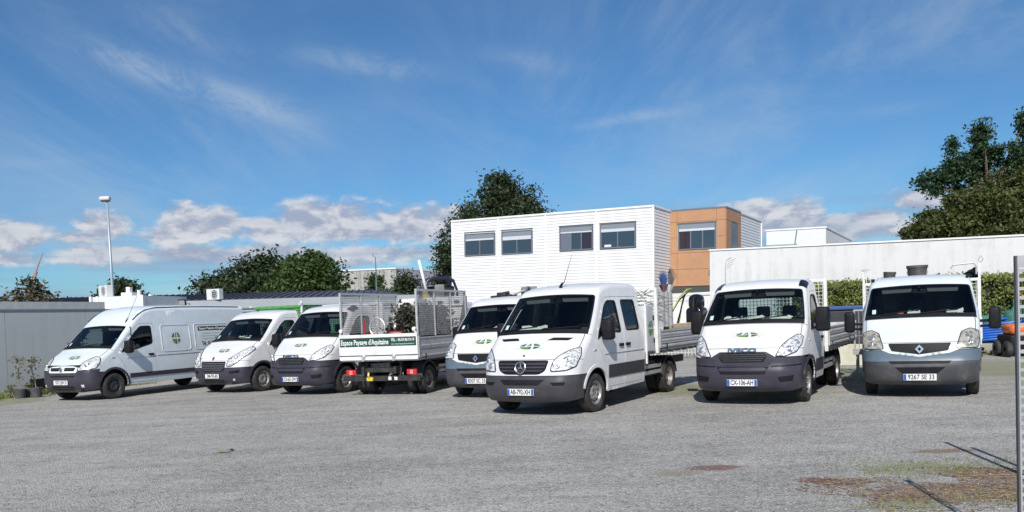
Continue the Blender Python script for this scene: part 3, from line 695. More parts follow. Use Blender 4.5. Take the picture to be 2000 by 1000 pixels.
# ------------------------------------------------------------------ vehicle tables
WZ = [(.2, .93), (.5, .975), (.9, .99), (1.25, .985), (1.45, .965), (2.05, .845), (2.3, .80)]
WY = [(-.6, .045), (-.3, .02), (.2, 0), (3, 0)]
SPRINTER = dict(
    keys=[(-.88, .25, -.50, .30, .35), (-.97, .33, -.55, .36, .35), (-1.005, .47, -.56, .48, .35), (-1.01, .60, -.56, .60, .35), (-.985, .645, -.545, .645, .35), (-.968, .71, -.53, .71, .35), (-.952, .86, -.50, .86, .35), (-.90, .99, -.44, .97, .35),
          (-.80, 1.08, -.38, 1.05, .35), (-.60, 1.22, -.28, 1.16, .35), (-.42, 1.35, -.17, 1.28, .4), (-.34, 1.42, -.10, 1.36, .5), (-.10, 1.66, .10, 1.58, .5), (.20, 1.97, .36, 1.88, .5),
          (.36, 2.12, .48, 2.03, .45), (.46, 2.19, .55, 2.09, .35), (.70, 2.27, .75, 2.14, .3), (1.2, 2.33, 1.2, 2.18, .3), (1.8, 2.34, 1.8, 2.19, .3), (2.12, 2.31, 2.10, 2.17, .3)],
    wz=WZ, wy=WY, z_bumper=.71, z_hood=.985, z_ws0=1.44, ws=[(-.93, 1.47), (.93, 1.47), (.81, 2.11), (-.81, 2.11)], sill=.36, y_rear=2.12,
    doors=[dict(poly=[(.50, .40), (1.16, .40), (1.16, 2.04), (.66, 2.03), (.50, 1.94), (.12, 1.50), (.05, 1.22), (.34, .84)], win=[(.17, 1.42), (1.08, 1.37), (1.08, 1.96), (.72, 1.96), (.56, 1.87)], handle=(1.03, 1.14)),
           dict(poly=[(1.20, .40), (2.05, .40), (2.05, 2.04), (1.20, 2.04)], win=[(1.31, 1.40), (1.93, 1.40), (1.93, 1.97), (1.31, 1.97)], handle=(1.33, 1.14))],
    strips=[(.47, 2.10, .57, .80, GREYPLASTIC, 'side_moulding'), (.30, 2.08, 1.00, 1.012, GREYLINE, 'crease_shade_line')], mirror=(.26, 1.44, .06, .20, .36), mirror_tri=[(.07, 1.27), (.40, 1.40), (.40, 1.62), (.16, 1.45)],  # thin grey strip paints the shadow line of the flank crease
    lamp=[(.55, .785), (.80, .80), (.96, .86), (1.00, 1.05), (.93, 1.20), (.78, 1.13), (.64, 1.02), (.58, .92)], bulbs=[(.67, .88, .055), (.80, .98, .06), (.88, .88, .04)],
    front_bits=[([(-.51, .972), (.51, .972), (.46, .80), (.34, .735), (-.34, .735), (-.46, .80)], 'grille', BLACK, .008, .05,
                 [(.80, -.41, .41, .028, 'grille_slat', PLASTIC), (.855, -.45, .45, .028, 'grille_slat', PLASTIC), (.91, -.47, .47, .028, 'grille_slat', PLASTIC)]),
                ([(.26, 1.30), (.66, 1.30), (.74, 1.345), (.36, 1.345)], 'bonnet_vent', BLACK, .004, .01), ([(-.66, 1.30), (-.30, 1.30), (-.36, 1.345), (-.74, 1.345)], 'bonnet_vent', BLACK, .004, .01)],
    bumper_bits=[([[(-.44, .645), (.44, .645), (.34, .555), (-.34, .555)]], 'air_intake', BLACK, .004), ([[(.55, .60), (.80, .60), (.78, .545), (.60, .545)], [(-.80, .60), (-.55, .60), (-.60, .545), (-.78, .545)]], 'bumper_recess', BLACK, .003)],
    logo=(.0, 1.20, .21, .085), bumper_mat=GREYPLASTIC, arch_mat=WHITE, repeater=(-.05, 1.10), wipers=[(-.75, -.05, .07), (.05, .75, .07)],
    papers=[(-.28, .05, .62, .4, .1)], paper_label=['pile of crumpled papers on the dashboard of the crew cab truck'], y_seat=.95, both_repeaters=True)
DAILY = dict(
    keys=[(-.86, .25, -.48, .31, .30), (-.96, .33, -.52, .36, .3), (-1.0, .48, -.54, .48, .3), (-1.005, .64, -.53, .64, .3), (-.985, .685, -.51, .685, .3), (-.968, .72, -.50, .72, .3), (-.965, .80, -.50, .80, .3), (-.95, .92, -.47, .91, .3), (-.91, 1.02, -.44, .99, .3),
          (-.80, 1.10, -.38, 1.06, .3), (-.55, 1.25, -.24, 1.19, .35), (-.36, 1.38, -.13, 1.31, .4), (-.30, 1.44, -.08, 1.38, .5), (-.05, 1.70, .14, 1.62, .5), (.22, 1.98, .38, 1.89, .5), (.34, 2.08, .47, 1.99, .45),
          (.44, 2.14, .54, 2.04, .35), (.65, 2.21, .70, 2.09, .3), (1.0, 2.25, 1.0, 2.12, .3), (1.30, 2.24, 1.30, 2.11, .3)],
    wz=WZ, wy=WY, z_bumper=.86, z_hood=1.015, z_ws0=1.45, ws=[(-.93, 1.49), (.93, 1.49), (.80, 2.07), (-.80, 2.07)], sill=.38, y_rear=1.30,
    doors=[dict(poly=[(.50, .42), (1.20, .42), (1.20, 2.0), (.66, 1.99), (.50, 1.90), (.14, 1.52), (.06, 1.22), (.34, .86)], win=[(.19, 1.45), (1.11, 1.36), (1.11, 1.92), (.72, 1.92), (.55, 1.83)], handle=(1.08, 1.12))],
    strips=[(.45, 1.22, .52, .74, PLASTIC, 'side_moulding')], mirror=(.26, 1.47, .10, .23, .44), mirror_tri=[(.09, 1.28), (.36, 1.30), (.40, 1.60), (.18, 1.48)],
    lamp=[(.56, .868), (.72, .88), (.90, .95), (.99, 1.08), (.96, 1.22), (.86, 1.25), (.73, 1.14), (.63, 1.0)], bulbs=[(.78, 1.0, .06), (.88, 1.12, .05), (.68, .92, .035)],
    front_bits=[([(-.40, .955), (.40, .955), (.56, .86), (.46, .71), (-.46, .71), (-.56, .86)], 'grille_surround', PLASTIC, .006, .02),
                ([(-.37, .935), (.37, .935), (.42, .87), (.36, .775), (-.36, .775), (-.42, .87)], 'grille', BLACK, .012, .015,
                 [(.80, -.34, .34, .016, 'grille_slat', GREYPLASTIC), (.835, -.37, .37, .016, 'grille_slat', GREYPLASTIC), (.87, -.40, .40, .016, 'grille_slat', GREYPLASTIC), (.905, -.38, .38, .016, 'grille_slat', GREYPLASTIC)])],
    bumper_bits=[([[(-.46, .70), (.46, .70), (.38, .565), (-.38, .565)]], 'air_intake', BLACK, .004), ([[(.48, .712), (1.05, .728), (1.05, .704), (.48, .688)], [(-1.05, .728), (-.48, .712), (-.48, .688), (-1.05, .704)]], 'bumper_groove', BLACK, .003),
                 ([[(.60, .52), (.86, .54), (.84, .44), (.62, .43)], [(-.86, .54), (-.60, .52), (-.62, .43), (-.84, .44)]], 'fog_lamp_recess', BLACK, .003)],
    logo=(.0, 1.24, .20, .075), bumper_mat=PLASTIC, arch_mat=PLASTIC, repeater=(-.05, 1.12), rear_window=[(-.62, 1.35), (.62, 1.35), (.62, 1.90), (-.62, 1.90)], bench=True, both_repeaters=True)
MASTER_OLD = dict(
    keys=[(-.72, .26, -.40, .31, .35), (-.81, .34, -.44, .37, .35), (-.85, .48, -.46, .48, .35), (-.84, .66, -.46, .66, .35), (-.82, .80, -.44, .80, .35), (-.77, .92, -.40, .91, .35), (-.66, 1.02, -.34, .99, .35),
          (-.45, 1.16, -.20, 1.10, .35), (-.22, 1.29, -.02, 1.22, .4), (-.14, 1.35, .04, 1.28, .5), (.12, 1.58, .28, 1.50, .5), (.40, 1.83, .53, 1.74, .5), (.56, 1.97, .68, 1.87, .45), (.66, 2.05, .76, 1.95, .4),
          (.95, 2.28, 1.0, 2.14, .35), (1.20, 2.41, 1.22, 2.25, .3), (1.55, 2.48, 1.55, 2.31, .3), (3, 2.50, 3, 2.33, .3), (4.95, 2.48, 4.95, 2.31, .3)],
    wz=[(.2, .93), (.5, .985), (.9, .995), (1.3, .985), (1.6, .96), (2.3, .88), (2.6, .85)], wy=WY, z_bumper=.745, z_hood=.925, z_ws0=1.37, ws=[(-.93, 1.41), (.93, 1.41), (.84, 1.955), (-.84, 1.955)], sill=.30, y_rear=4.98,
    doors=[dict(poly=[(.50, .38), (1.38, .38), (1.38, 1.98), (.92, 1.98), (.70, 1.82), (.26, 1.42), (.10, 1.18), (.34, .84)], win=[(.32, 1.32), (.70, 1.28), (1.30, 1.42), (1.30, 1.90), (.95, 1.90), (.74, 1.75)], handle=(1.22, 1.12), quarter=.62)],
    strips=[(.48, 3.62, .52, .64, PLASTIC, 'side_moulding'), (1.42, 4.85, 1.075, 1.087, GREYLINE, 'crease_shade_line'), (.40, 1.34, 1.055, 1.067, GREYLINE, 'crease_shade_line')], mirror=(.40, 1.36, .05, .21, .34), mirror_tri=[(.24, 1.22), (.56, 1.28), (.58, 1.50), (.36, 1.40)], rear_arch=4.08,  # grey strips draw the creases' shade as colour
    side_ribs=[[(1.62, 1.16), (2.70, 1.16), (2.70, 1.92), (1.62, 1.92)], [(2.86, 1.16), (4.30, 1.16), (4.30, 1.92), (2.86, 1.92)]],
    lamp=[(.54, .80), (.80, .82), (1.0, .86), (1.02, 1.0), (.94, 1.13), (.82, 1.16), (.66, 1.06), (.57, .92)], lamp_mat=lamp_glass('headlamp_hazed', (.34, .33, .31), (.80, .79, .76), 14), bulbs=[(.78, .95, .07)],
    front_bits=[([(.10, .885), (.47, .885), (.44, .80), (.10, .80)], 'grille', BLACK, .006, .015, [(.842, .12, .44, .014, 'grille_slat', PLASTIC)]), ([(-.47, .885), (-.10, .885), (-.10, .80), (-.44, .80)], 'grille', BLACK, .006, .015, [(.842, -.44, -.12, .014, 'grille_slat', PLASTIC)]),
                ([(.50, .735), (1.10, .735), (1.10, .835), (.53, .79)], 'bumper_corner', PLASTIC, .004, .01), ([(-1.10, .735), (-.50, .735), (-.53, .79), (-1.10, .835)], 'bumper_corner', PLASTIC, .004, .01)],
    bumper_bits=[([[(-.45, .675), (.45, .675), (.45, .645), (-.45, .645)]], 'air_intake', BLACK, .004), ([[(-.42, .40), (.42, .40), (.42, .365), (-.42, .365)], [(-.40, .34), (.40, .34), (.38, .315), (-.38, .315)]], 'air_intake', BLACK, .004),
                 ([[(.66, .44), (.74, .44), (.74, .37), (.66, .37)], [(-.74, .44), (-.66, .44), (-.66, .37), (-.74, .37)]], 'fog_lamp', LAMP, .005)],
    logo=(.12, 1.13, .20, .085), bumper_mat=PLASTIC, arch_mat=PLASTIC, repeater=(-.02, 1.10), paint=COOLWHITE, y_seat=1.15, floor_y=4.9)
MASTER_NEW = dict(
    keys=[(-.74, .25, -.42, .30, .35), (-.83, .33, -.45, .36, .35), (-.87, .50, -.47, .5, .35), (-.86, .70, -.46, .70, .35), (-.83, .86, -.44, .85, .35), (-.76, .97, -.40, .94, .35), (-.62, 1.08, -.32, 1.03, .35),
          (-.40, 1.22, -.18, 1.15, .35), (-.20, 1.33, -.02, 1.26, .4), (-.12, 1.39, .06, 1.32, .5), (.14, 1.62, .30, 1.54, .5), (.42, 1.87, .55, 1.78, .5), (.57, 2.0, .69, 1.90, .45), (.68, 2.08, .78, 1.97, .4),
          (.9, 2.17, .95, 2.04, .3), (1.2, 2.21, 1.2, 2.08, .3), (1.5, 2.21, 1.5, 2.08, .3)],
    wz=[(.2, .95), (.5, 1.0), (.9, 1.02), (1.3, 1.0), (1.6, .97), (2.1, .88), (2.4, .85)], wy=WY, z_bumper=.70, z_hood=.885, z_ws0=1.40, ws=[(-.95, 1.44), (.95, 1.44), (.85, 1.99), (-.85, 1.99)], sill=.34, y_rear=1.50,
    doors=[dict(poly=[(.50, .40), (1.40, .40), (1.40, 1.98), (.94, 1.98), (.72, 1.84), (.28, 1.45), (.10, 1.20), (.34, .86)], win=[(.34, 1.36), (.60, 1.22), (1.31, 1.34), (1.31, 1.90), (.96, 1.90), (.76, 1.77)], handle=(1.24, 1.10))],
    strips=[(.46, 1.42, .52, .72, PLASTIC, 'side_moulding')], mirror=(.42, 1.36, .05, .21, .36), mirror_tri=[(.26, 1.24), (.54, 1.26), (.58, 1.50), (.38, 1.42)],
    lamp=[(.50, .735), (.64, .735), (.82, .84), (.99, 1.05), (1.03, 1.22), (.94, 1.26), (.74, 1.10), (.56, .92)], bulbs=[(.62, .82, .05), (.76, .96, .055), (.88, 1.08, .045)],
    front_bits=[([(-.47, .862), (.47, .862), (.44, .68), (.37, .60), (-.37, .60), (-.44, .68)], 'grille', BLACK, .008, .03,
                 [(.64, -.36, .36, .014, 'grille_slat', CHROME), (.695, -.42, .42, .014, 'grille_slat', CHROME), (.75, -.44, .44, .014, 'grille_slat', CHROME), (.805, -.45, .45, .014, 'grille_slat', CHROME)])],
    bumper_bits=[([[(.58, .60), (.88, .64), (.86, .56), (.60, .54)], [(-.88, .64), (-.58, .60), (-.60, .54), (-.86, .56)]], 'fog_lamp_recess', BLACK, .003), ([[(-.40, .37), (.40, .37), (.40, .345), (-.40, .345)], [(-.38, .325), (.38, .325), (.36, .305), (-.36, .305)]], 'air_intake', BLACK, .004),
                 ([[(.68, .40), (.74, .40), (.74, .345), (.68, .345)], [(-.74, .40), (-.68, .40), (-.68, .345), (-.74, .345)]], 'fog_lamp', LAMP, .005)],
    logo=(.12, 1.14, .20, .085), bumper_mat=PLASTIC, arch_mat=PLASTIC, y_seat=1.15, rear_window=[(-.62, 1.35), (.62, 1.35), (.62, 1.88), (-.62, 1.88)], bench=True,
    papers=[(.30, .02, .24, .2, 0), (-.05, .1, .3, .25, 0)], paper_label=['loose papers before the steering wheel of the truck beside the panel van', 'folded paper midway along the dashboard of the truck beside the panel van'])
MASCOTT = dict(
    keys=[(-.84, .24, -.48, .30, .25), (-.94, .31, -.53, .34, .25), (-.975, .45, -.56, .45, .25), (-.985, .61, -.56, .61, .25), (-.965, .655, -.55, .655, .25), (-.945, .69, -.54, .69, .25), (-.942, .80, -.54, .80, .28), (-.90, .95, -.50, .94, .3), (-.83, 1.04, -.44, 1.01, .32), (-.60, 1.20, -.30, 1.14, .35),
          (-.38, 1.36, -.14, 1.29, .4), (-.30, 1.43, -.08, 1.37, .5), (-.04, 1.68, .14, 1.60, .5), (.22, 1.93, .37, 1.84, .5), (.34, 2.04, .46, 1.95, .45), (.44, 2.10, .54, 2.0, .35), (.65, 2.18, .70, 2.06, .3), (1.0, 2.22, 1.0, 2.09, .3), (1.30, 2.21, 1.30, 2.08, .3)],
    wz=[(.2, .94), (.5, .985), (.9, .995), (1.3, .985), (1.5, .96), (2.05, .87), (2.3, .84)], wy=WY, z_bumper=.86, z_hood=.99, z_ws0=1.44, ws=[(-.94, 1.475), (.94, 1.475), (.84, 2.03), (-.84, 2.03)], sill=.36, y_rear=1.30,
    doors=[dict(poly=[(.50, .40), (1.20, .40), (1.20, 1.96), (.66, 1.95), (.50, 1.86), (.14, 1.48), (.06, 1.22), (.34, .84)], win=[(.19, 1.42), (1.11, 1.36), (1.11, 1.89), (.72, 1.89), (.55, 1.80)], handle=(1.08, 1.12))],
    strips=[(-.53, -.44, .66, .855, BLUEGREY, 'bumper_band_end'), (.45, 1.22, .52, .66, PLASTIC, 'side_moulding')], mirror=(.24, 1.36, .17, .19, .40), mirror_tri=[(.09, 1.28), (.36, 1.30), (.40, 1.56), (.18, 1.46)],
    lamp=[(.58, .885), (.94, .885), (.99, 1.0), (.95, 1.19), (.80, 1.22), (.67, 1.16)], lamp_mat=LAMPOLD, bulbs=[(.78, 1.08, .06), (.80, .97, .05)],
    front_bits=[([(-.66, .885), (.66, .885), (.48, .805), (0, .74), (-.48, .805)], 'grille_surround', COOLWHITE, .009, .02), ([(-.50, .972), (.50, .972), (.45, .845), (.0, .785), (-.45, .845)], 'grille', BLACK, .014, .02)],
    bumper_bits=[([[(-1.04, .66), (1.04, .66), (1.04, .852), (-1.04, .852)]], 'bumper_band', BLUEGREY, .005), ([[(-.50, .665), (.50, .665), (.46, .625), (-.46, .625)]], 'air_intake', BLACK, .008), ([[(-.40, .56), (.40, .56), (.28, .45), (-.28, .45)]], 'air_intake', BLACK, .004)],
    bumper_mat=principled('dusty_bumper_plastic', (.06, .06, .066), .55, var=.2, vscale=3, dirt=((.2, .18, .16), .5, 3)), arch_mat=PLASTIC, paint=COOLWHITE, repeater=(-.05, 1.12), bench=True, rear_window=None)

def diamond_badge(parent, y, z, w=.055, h=.075, mat=CHROME, tilt=0.0, x=0.0):
    mb = MB(); o_ = [(0, h), (w, 0), (0, -h), (-w, 0)]; i_ = [(a * .45, b * .45) for a, b in o_]
    for k in range(4):
        a, b, c, d = o_[k], o_[(k + 1) % 4], i_[(k + 1) % 4], i_[k]
        f = [(p[0], -.012, p[1]) for p in (a, b, c, d)]; mb.prism(f, (0, .012, 0))
    o = mb.build('badge', mat, parent); o.matrix_local = Matrix.Translation((x, y, z)) @ Matrix.Rotation(tilt, 4, 'X'); return o
def star_badge(parent, y, z, tilt=0.0):
    mb = MB(); ring = [(.10 * math.cos(a), 0, .10 * math.sin(a)) for a in np.linspace(0, 2 * math.pi, 28)]; mb.tube(ring, .010, 6, cap=False)
    for k in range(3):
        a = R(90 + 120 * k); c, s = math.cos(a), math.sin(a); w = .016
        mb.add([(0, -.014, 0), (w * s, 0, -w * c), (.097 * c, -.002, .097 * s), (-w * s, 0, w * c)], [(0, 1, 2), (0, 2, 3)])
    o = mb.build('badge', CHROME, parent, smooth=False); o.matrix_local = Matrix.Translation((0, y, z)) @ Matrix.Rotation(tilt, 4, 'X'); return o
def wires(mb, o, eu, ev, lu, lv, su, sv, r=.0035):
    """welded wire mesh between o, o+eu*lu and o+ev*lv"""
    o = Vector(o); eu = Vector(eu).normalized(); ev = Vector(ev).normalized()
    n = max(1, int(lu / su)); m = max(1, int(lv / sv))
    for i in range(1, n): mb.bar(o + eu * (lu * i / n), o + eu * (lu * i / n) + ev * lv, r * 2)
    for j in range(1, m): mb.bar(o + ev * (lv * j / m), o + ev * (lv * j / m) + eu * lu, r * 2)
def mesh_panel(parent, o, eu, lu, h, posts, name='mesh_panel', tube_w=.045, su=.05, sv=.05, mat=GALV, r=.0045):
    """upright cage panel: square posts, top rail, welded mesh"""
    o = Vector(o); eu = Vector(eu).normalized(); mb = MB()
    for k in range(posts + 1):
        p = o + eu * (lu * k / posts); mb.bar(p, p + Vector((0, 0, h)), tube_w)
    a = o + Vector((0, 0, h - tube_w / 2)); mb.bar(a, a + eu * lu, tube_w + .004)
    fo = mb.build(name, mat, parent)
    mb = MB(); wires(mb, o + Vector((0, 0, .02)), eu, (0, 0, 1), lu, h - .05, su, sv, r); mb.build('wire_mesh', WIRE if mat is GALV else mat, fo); return fo
def side_board(parent, x, y0, y1, z0, z1, mat, name='side_board', rails=2):
    """dropside of extruded planks with end posts and latches"""
    s = 1 if x > 0 else -1; mb = MB(); t = .025; mb.box((min(x, x + s * .008), y0 + .06, z0), (max(x, x + s * .008), y1 - .06, z1)); bo = mb.build(name, GALV, parent)
    for yy in (y0 + .03, y1 - .03):
        mb = MB(); mb.bar((x, yy, z0), (x, yy, z1 + .03), .06); mb.build('board_post', GALV, bo)
    n = rails + 1; h = (z1 - z0) / n
    for k in range(n):
        mb = MB(); zc0, zc1 = z0 + h * k + .006, z0 + h * (k + 1) - .006
        pr = [(s * .0085, zc0), (s * t, zc0), (s * t, zc0 + .03), (s * t * .55, zc0 + .045), (s * t * .55, zc1 - .045), (s * t, zc1 - .03), (s * t, zc1), (s * .0085, zc1)]
        mb.prism([(x + a, y0 + .062, b) for a, b in pr], (0, y1 - y0 - .124, 0)); mb.build('plank', mat, bo)
    for yy in (y0 + .35, y1 - .35):
        mb = MB(); mb.box((x + s * .026 - .012, yy - .02, z0 - .05), (x + s * .026 + .012, yy + .02, z0 + .07)); mb.build('hinge', CHASSIS, bo)
    return bo
def chassis(root, y0, y1, z=.62, wb=3.4, twin=True, rear_kind='deep'):
    mb = MB()
    for x in (-.42, .42): mb.bar((x, y0, z), (x, y1, z), .07, .16)
    for y in np.linspace(y0 + .2, y1 - .1, 5): mb.bar((-.42, y, z), (.42, y, z), .08, .10)
    mb.tube([(-.7, wb, .345), (.7, wb, .345)], .06, 10); mb.lathe([(-.14, .0), (-.12, .12), (0, .16), (.12, .12), (.14, 0)], 14, 'x', (0, wb, .345))
    mb.build('chassis_frame', CHASSIS, root)
    mb = MB(); rounded_box(mb, (.50, y0 + .25, .42), (.86, y0 + 1.0, .74), .05); mb.build('fuel_tank', CHASSIS, root, smooth=True)
    mb = MB(); rounded_box(mb, (-.84, y0 + .25, .44), (-.50, y0 + .85, .72), .02); mb.build('battery_box', CHASSIS, root)
    for s in (1, -1):
        for x in ((.80, .56) if twin else (.84,)): wheel(root, s * x, wb, s, rear_kind if x > .7 else 'dark')
        mb = MB(); mb.lathe([(-.16, .42), (.16, .42)], 16, 'x', (s * .74, wb, .37), a0=R(5), a1=R(175)); mb.lathe([(.16 * s, .42), (.16 * s, .395)], 16, 'x', (s * .74, wb, .37), a0=R(5), a1=R(175)); mb.build('mudguard', GREYPLASTIC, root, smooth=True)
        mb = MB(); za, zb_ = .50, .62      # side under-run guard
        mb.bar((s * .90, y0 + .25, za), (s * .90, wb - .52, za), .03, .07); mb.bar((s * .90, y0 + .25, zb_), (s * .90, wb - .52, zb_), .03, .07)
        for yy in (y0 + .4, wb - .65): mb.bar((s * .90, yy, za), (s * .45, yy, .66), .035)
        mb.build('side_guard', GALV, root)
def bed(root, y0, y1, hw=1.02, zf=.92, hb=.40, head=1.15, mat=ALU, tail=True, rails=2, head_cols=4):
    """dropside load bed: floor, side boards, tail board, meshed headboard"""
    mb = MB(); mb.box((-hw, y0, zf - .05), (hw, y1, zf)); 
    for y in np.linspace(y0 + .1, y1 - .1, 8): mb.bar((-hw + .02, y, zf - .085), (hw - .02, y, zf - .085), .06, .07)
    mb.build('bed_floor', GALV, root)
    for s in (1, -1): side_board(root, s * hw, y0 + .06, y1, zf + .005, zf + hb, mat, rails=rails)
    if tail:
        mb = MB(); mb.box((-hw + .01, y1 + .004, zf - .02), (hw - .01, y1 + .03, zf + hb)); to = mb.build('tail_board', mat, root)
    mb = MB()
    for x in np.linspace(-hw + .02, hw - .02, 2): mb.bar((x, y0, zf - .1), (x, y0, zf + head), .06)
    mb.bar((-hw, y0, zf + head - .02), (hw, y0, zf + head - .02), .055); mb.bar((-hw, y0, zf + hb + .05), (hw, y0, zf + hb + .05), .05); ho = mb.build('headboard', BED_WHITE, root)
    mb = MB(); mb.box((-hw + .05, y0 - .012, zf), (hw - .05, y0 + .012, zf + hb + .03)); mb.build('headboard_panel', BED_WHITE, ho)
    mb = MB(); wires(mb, (-hw, y0, zf + hb + .05), (1, 0, 0), (0, 0, 1), 2 * hw, head - hb - .08, .07, .07, .004); mb.build('wire_mesh', BED_WHITE, ho)

# ------------------------------------------------------------------ the vehicles
VEH = 'company vans and trucks parked in the yard'
def vehicle(name, x, y, yaw, label, cat): return empty(name, (x, y, 0), R(yaw), label, cat, VEH)
def front_wheels(root, kind='steel', tw=.84, steer=0):
    for s in (1, -1): wheel(root, s * tw, 0, s, kind, steer=steer)

# panel van
v1 = vehicle('panel_van', -11.43, 22.78, -25.0, 'white high-roof panel van with lettering on its side, parked beside the grey wall', 'van')
S = build_cab(v1, MASTER_OLD); front_wheels(v1, 'dark', .87)
for s in (1, -1): wheel(v1, s * .87, 4.08, s, 'dark')
diamond_badge(v1, -.845, .845, .045, .075, GREYPLASTIC); number_plate(v1, -.862, .50, '9372 QW 33', right_blue=False, blue_left=False)
fs = fn_side(S, 1)
logo(v1, lambda q: fs(np.stack([2.16 + q[:, 0], 1.53 + q[:, 1]], -1)), .155, .175)
for s in (1, -1):
    mb = MB(); pts = S.F(np.array([S.sy(y) for y in (.74, .95, 1.2, 1.6, 2.4, 3.6, 4.85)]), np.full(7, s * .90)); mb.tube([tuple(p + np.array([0, -.01, .012])) for p in pts], .012, 5); mb.build('roof_gutter', BLACK, v1)
mb = MB(); p = S.F(np.array([S.sz(2.04)]), np.array([.72]))[0]; mb.tube([tuple(p), tuple(p + np.array([.02, .10, .16])), tuple(p + np.array([.04, .42, .75]))], [.02, .006, .003], 6); mb.build('aerial', BLACK, v1)
def side_text(body, size, y, z, mat, width, name='side_lettering', bold=0.0): return text_obj(name, body, size, mat, v1, frame((float(S.W(y, z)) + .006, y, z), (0, 1, 0), (-.12, 0, 1)), .001, width=width, bold=bold)
mb = MB(); panel(mb, fs, [(3.02, 1.715), (4.22, 1.715), (4.22, 1.835), (3.02, 1.835)], step=.3, off=.004, skirt=0, flip=1); mb.build('lettering_band', INK, v1)
side_text("Espace Paysage d'Aquitaine", .10, 3.62, 1.775, LETTERWHITE, 1.10, bold=.002)
side_text("Aménagement d'espaces verts", .05, 3.55, 1.64, GREYLINE, .85); side_text("Création et entretien de jardins", .05, 3.55, 1.56, GREYLINE, .95); side_text("Élagage Clôtures Arrosage", .05, 3.55, 1.48, GREYLINE, .80)
side_text("Tél : 05.57.00.19.19", .17, 3.58, 1.33, INK, .92, bold=.001)

# small truck beside it
v2 = vehicle('tipper_truck', -7.62, 23.38, -30.0, 'white truck with a chrome-slatted grille right beside the panel van', 'truck')
S = build_cab(v2, MASTER_NEW); front_wheels(v2, 'steel', .90)
diamond_badge(v2, -.80, .945, .035, .06, GREYPLASTIC, R(-35)); number_plate(v2, -.885, .475, 'DM-795-BG', right_blue=False, blue_left=False)
chassis(v2, 1.3, 5.2, wb=3.68); bed(v2, 1.75, 5.2, mat=BED_WHITE)
mb = MB(); p = S.F(np.array([S.sy(.95)]), np.array([-.1]))[0]; mb.tube([tuple(p), tuple(p + np.array([0, .06, .10]))], [.012, .004], 5); mb.build('aerial', BLACK, v2)

# truck in the second row, mostly behind the tail board of the tipper
def iveco_letters(root):
    text_obj('maker_lettering', 'IVECO', .105, principled('blue_grey_letters', (.10, .15, .20), .35, .3), root, frame((0, -.957, .985), (1, 0, 0), (0, .35, 1)), .004, width=.50, bold=.004)
v3 = vehicle('dropside_truck', -5.03, 21.72, -28.0, 'white truck with a dark six-sided grille, partly hidden behind the tipper with the green sign', 'truck')
D1 = dict(DAILY); S = build_cab(v3, D1); front_wheels(v3, 'steel', .84); iveco_letters(v3); number_plate(v3, -1.01, .42, 'CX-651-DW')
chassis(v3, 1.2, 5.4, wb=3.45); bed(v3, 1.55, 5.4, mat=BED_WHITE, head=1.35)
def roof_vents(root, S):
    for s in (1, -1):
        mb = MB(); t0, t1 = float(S.sz(2.11)), float(S.sz(2.22)); panel(mb, fn_strip(S), [(t0, s * .80), (t0, s * .97), (t1, s * .97), (t1, s * .80)], step=.1, off=.014, flip=-1, skirt=.018); mb.build('roof_lamp', BLACKGLOSS, root, smooth=True)
roof_vents(v3, S)

# double cab truck in front
v5 = vehicle('crew_cab_truck', .65, 15.33, -31.8, 'white four-door truck with a star badge on its grille, foremost of the row', 'truck')
S = build_cab(v5, SPRINTER); front_wheels(v5, 'steel', .85, R(-4)); star_badge(v5, -.985, .858, R(-14)); number_plate(v5, -1.012, .435, 'AB-792-XH')
mb = MB(); mb.lathe([(0, .022), (.008, .018), (.01, 0)], 12, 'z'); o = mb.build('bonnet_badge', GREYPLASTIC, v5); o.matrix_local = Matrix.Translation((0, -.845, 1.052)) @ Matrix.Rotation(R(45), 4, 'X')
chassis(v5, 2.0, 5.7, wb=3.665); bed(v5, 2.72, 5.75, hw=1.04, zf=.98, hb=.36, head=1.22, rails=2)
mb = MB(); p = S.F(np.array([S.sy(.60)]), np.array([.02]))[0]; mb.tube([tuple(p + np.array([0, -.05, 0])), tuple(p + np.array([0, .0, .06])), tuple(p + np.array([.03, .05, .10])), tuple(p + np.array([.08, .30, .62]))], [.035, .022, .008, .003], 6); mb.build('aerial', BLACK, v5)
mb = MB(); rounded_box(mb, (.58, 2.22, .92), (1.0, 2.62, 1.86), .015); tb = mb.build('tool_cabinet', principled('cabinet_grey_white', (.58, .60, .61), .4, var=.06, dirt=((.25, .22, .2), .3, 8)), v5)
mb = MB(); mb.box((1.001, 2.25, .95), (1.010, 2.59, 1.83)); mb.build('cabinet_door', principled('cabinet_door_grey', (.52, .54, .55), .4, var=.05), tb)
for z in (1.15, 1.6):
    mb = MB(); mb.box((1.011, 2.55, z - .05), (1.028, 2.585, z + .05)); mb.build('cabinet_latch', BLACK, tb)
logo(v5, lambda q: np.stack([np.full(len(q), 1.010), 2.42 + q[:, 0], 1.40 + q[:, 1]], -1), .11, .16)
mb = MB(); mb.bar((1.0, 2.20, .70), (1.0, 2.20, 1.9), .035); mb.bar((1.0, 2.20, 1.9), (-.9, 2.20, 1.9), .035); mb.bar((-.9, 2.2, 1.9), (-.9, 2.2, .7), .035); mb.build('rack_frame', BED_WHITE, v5)

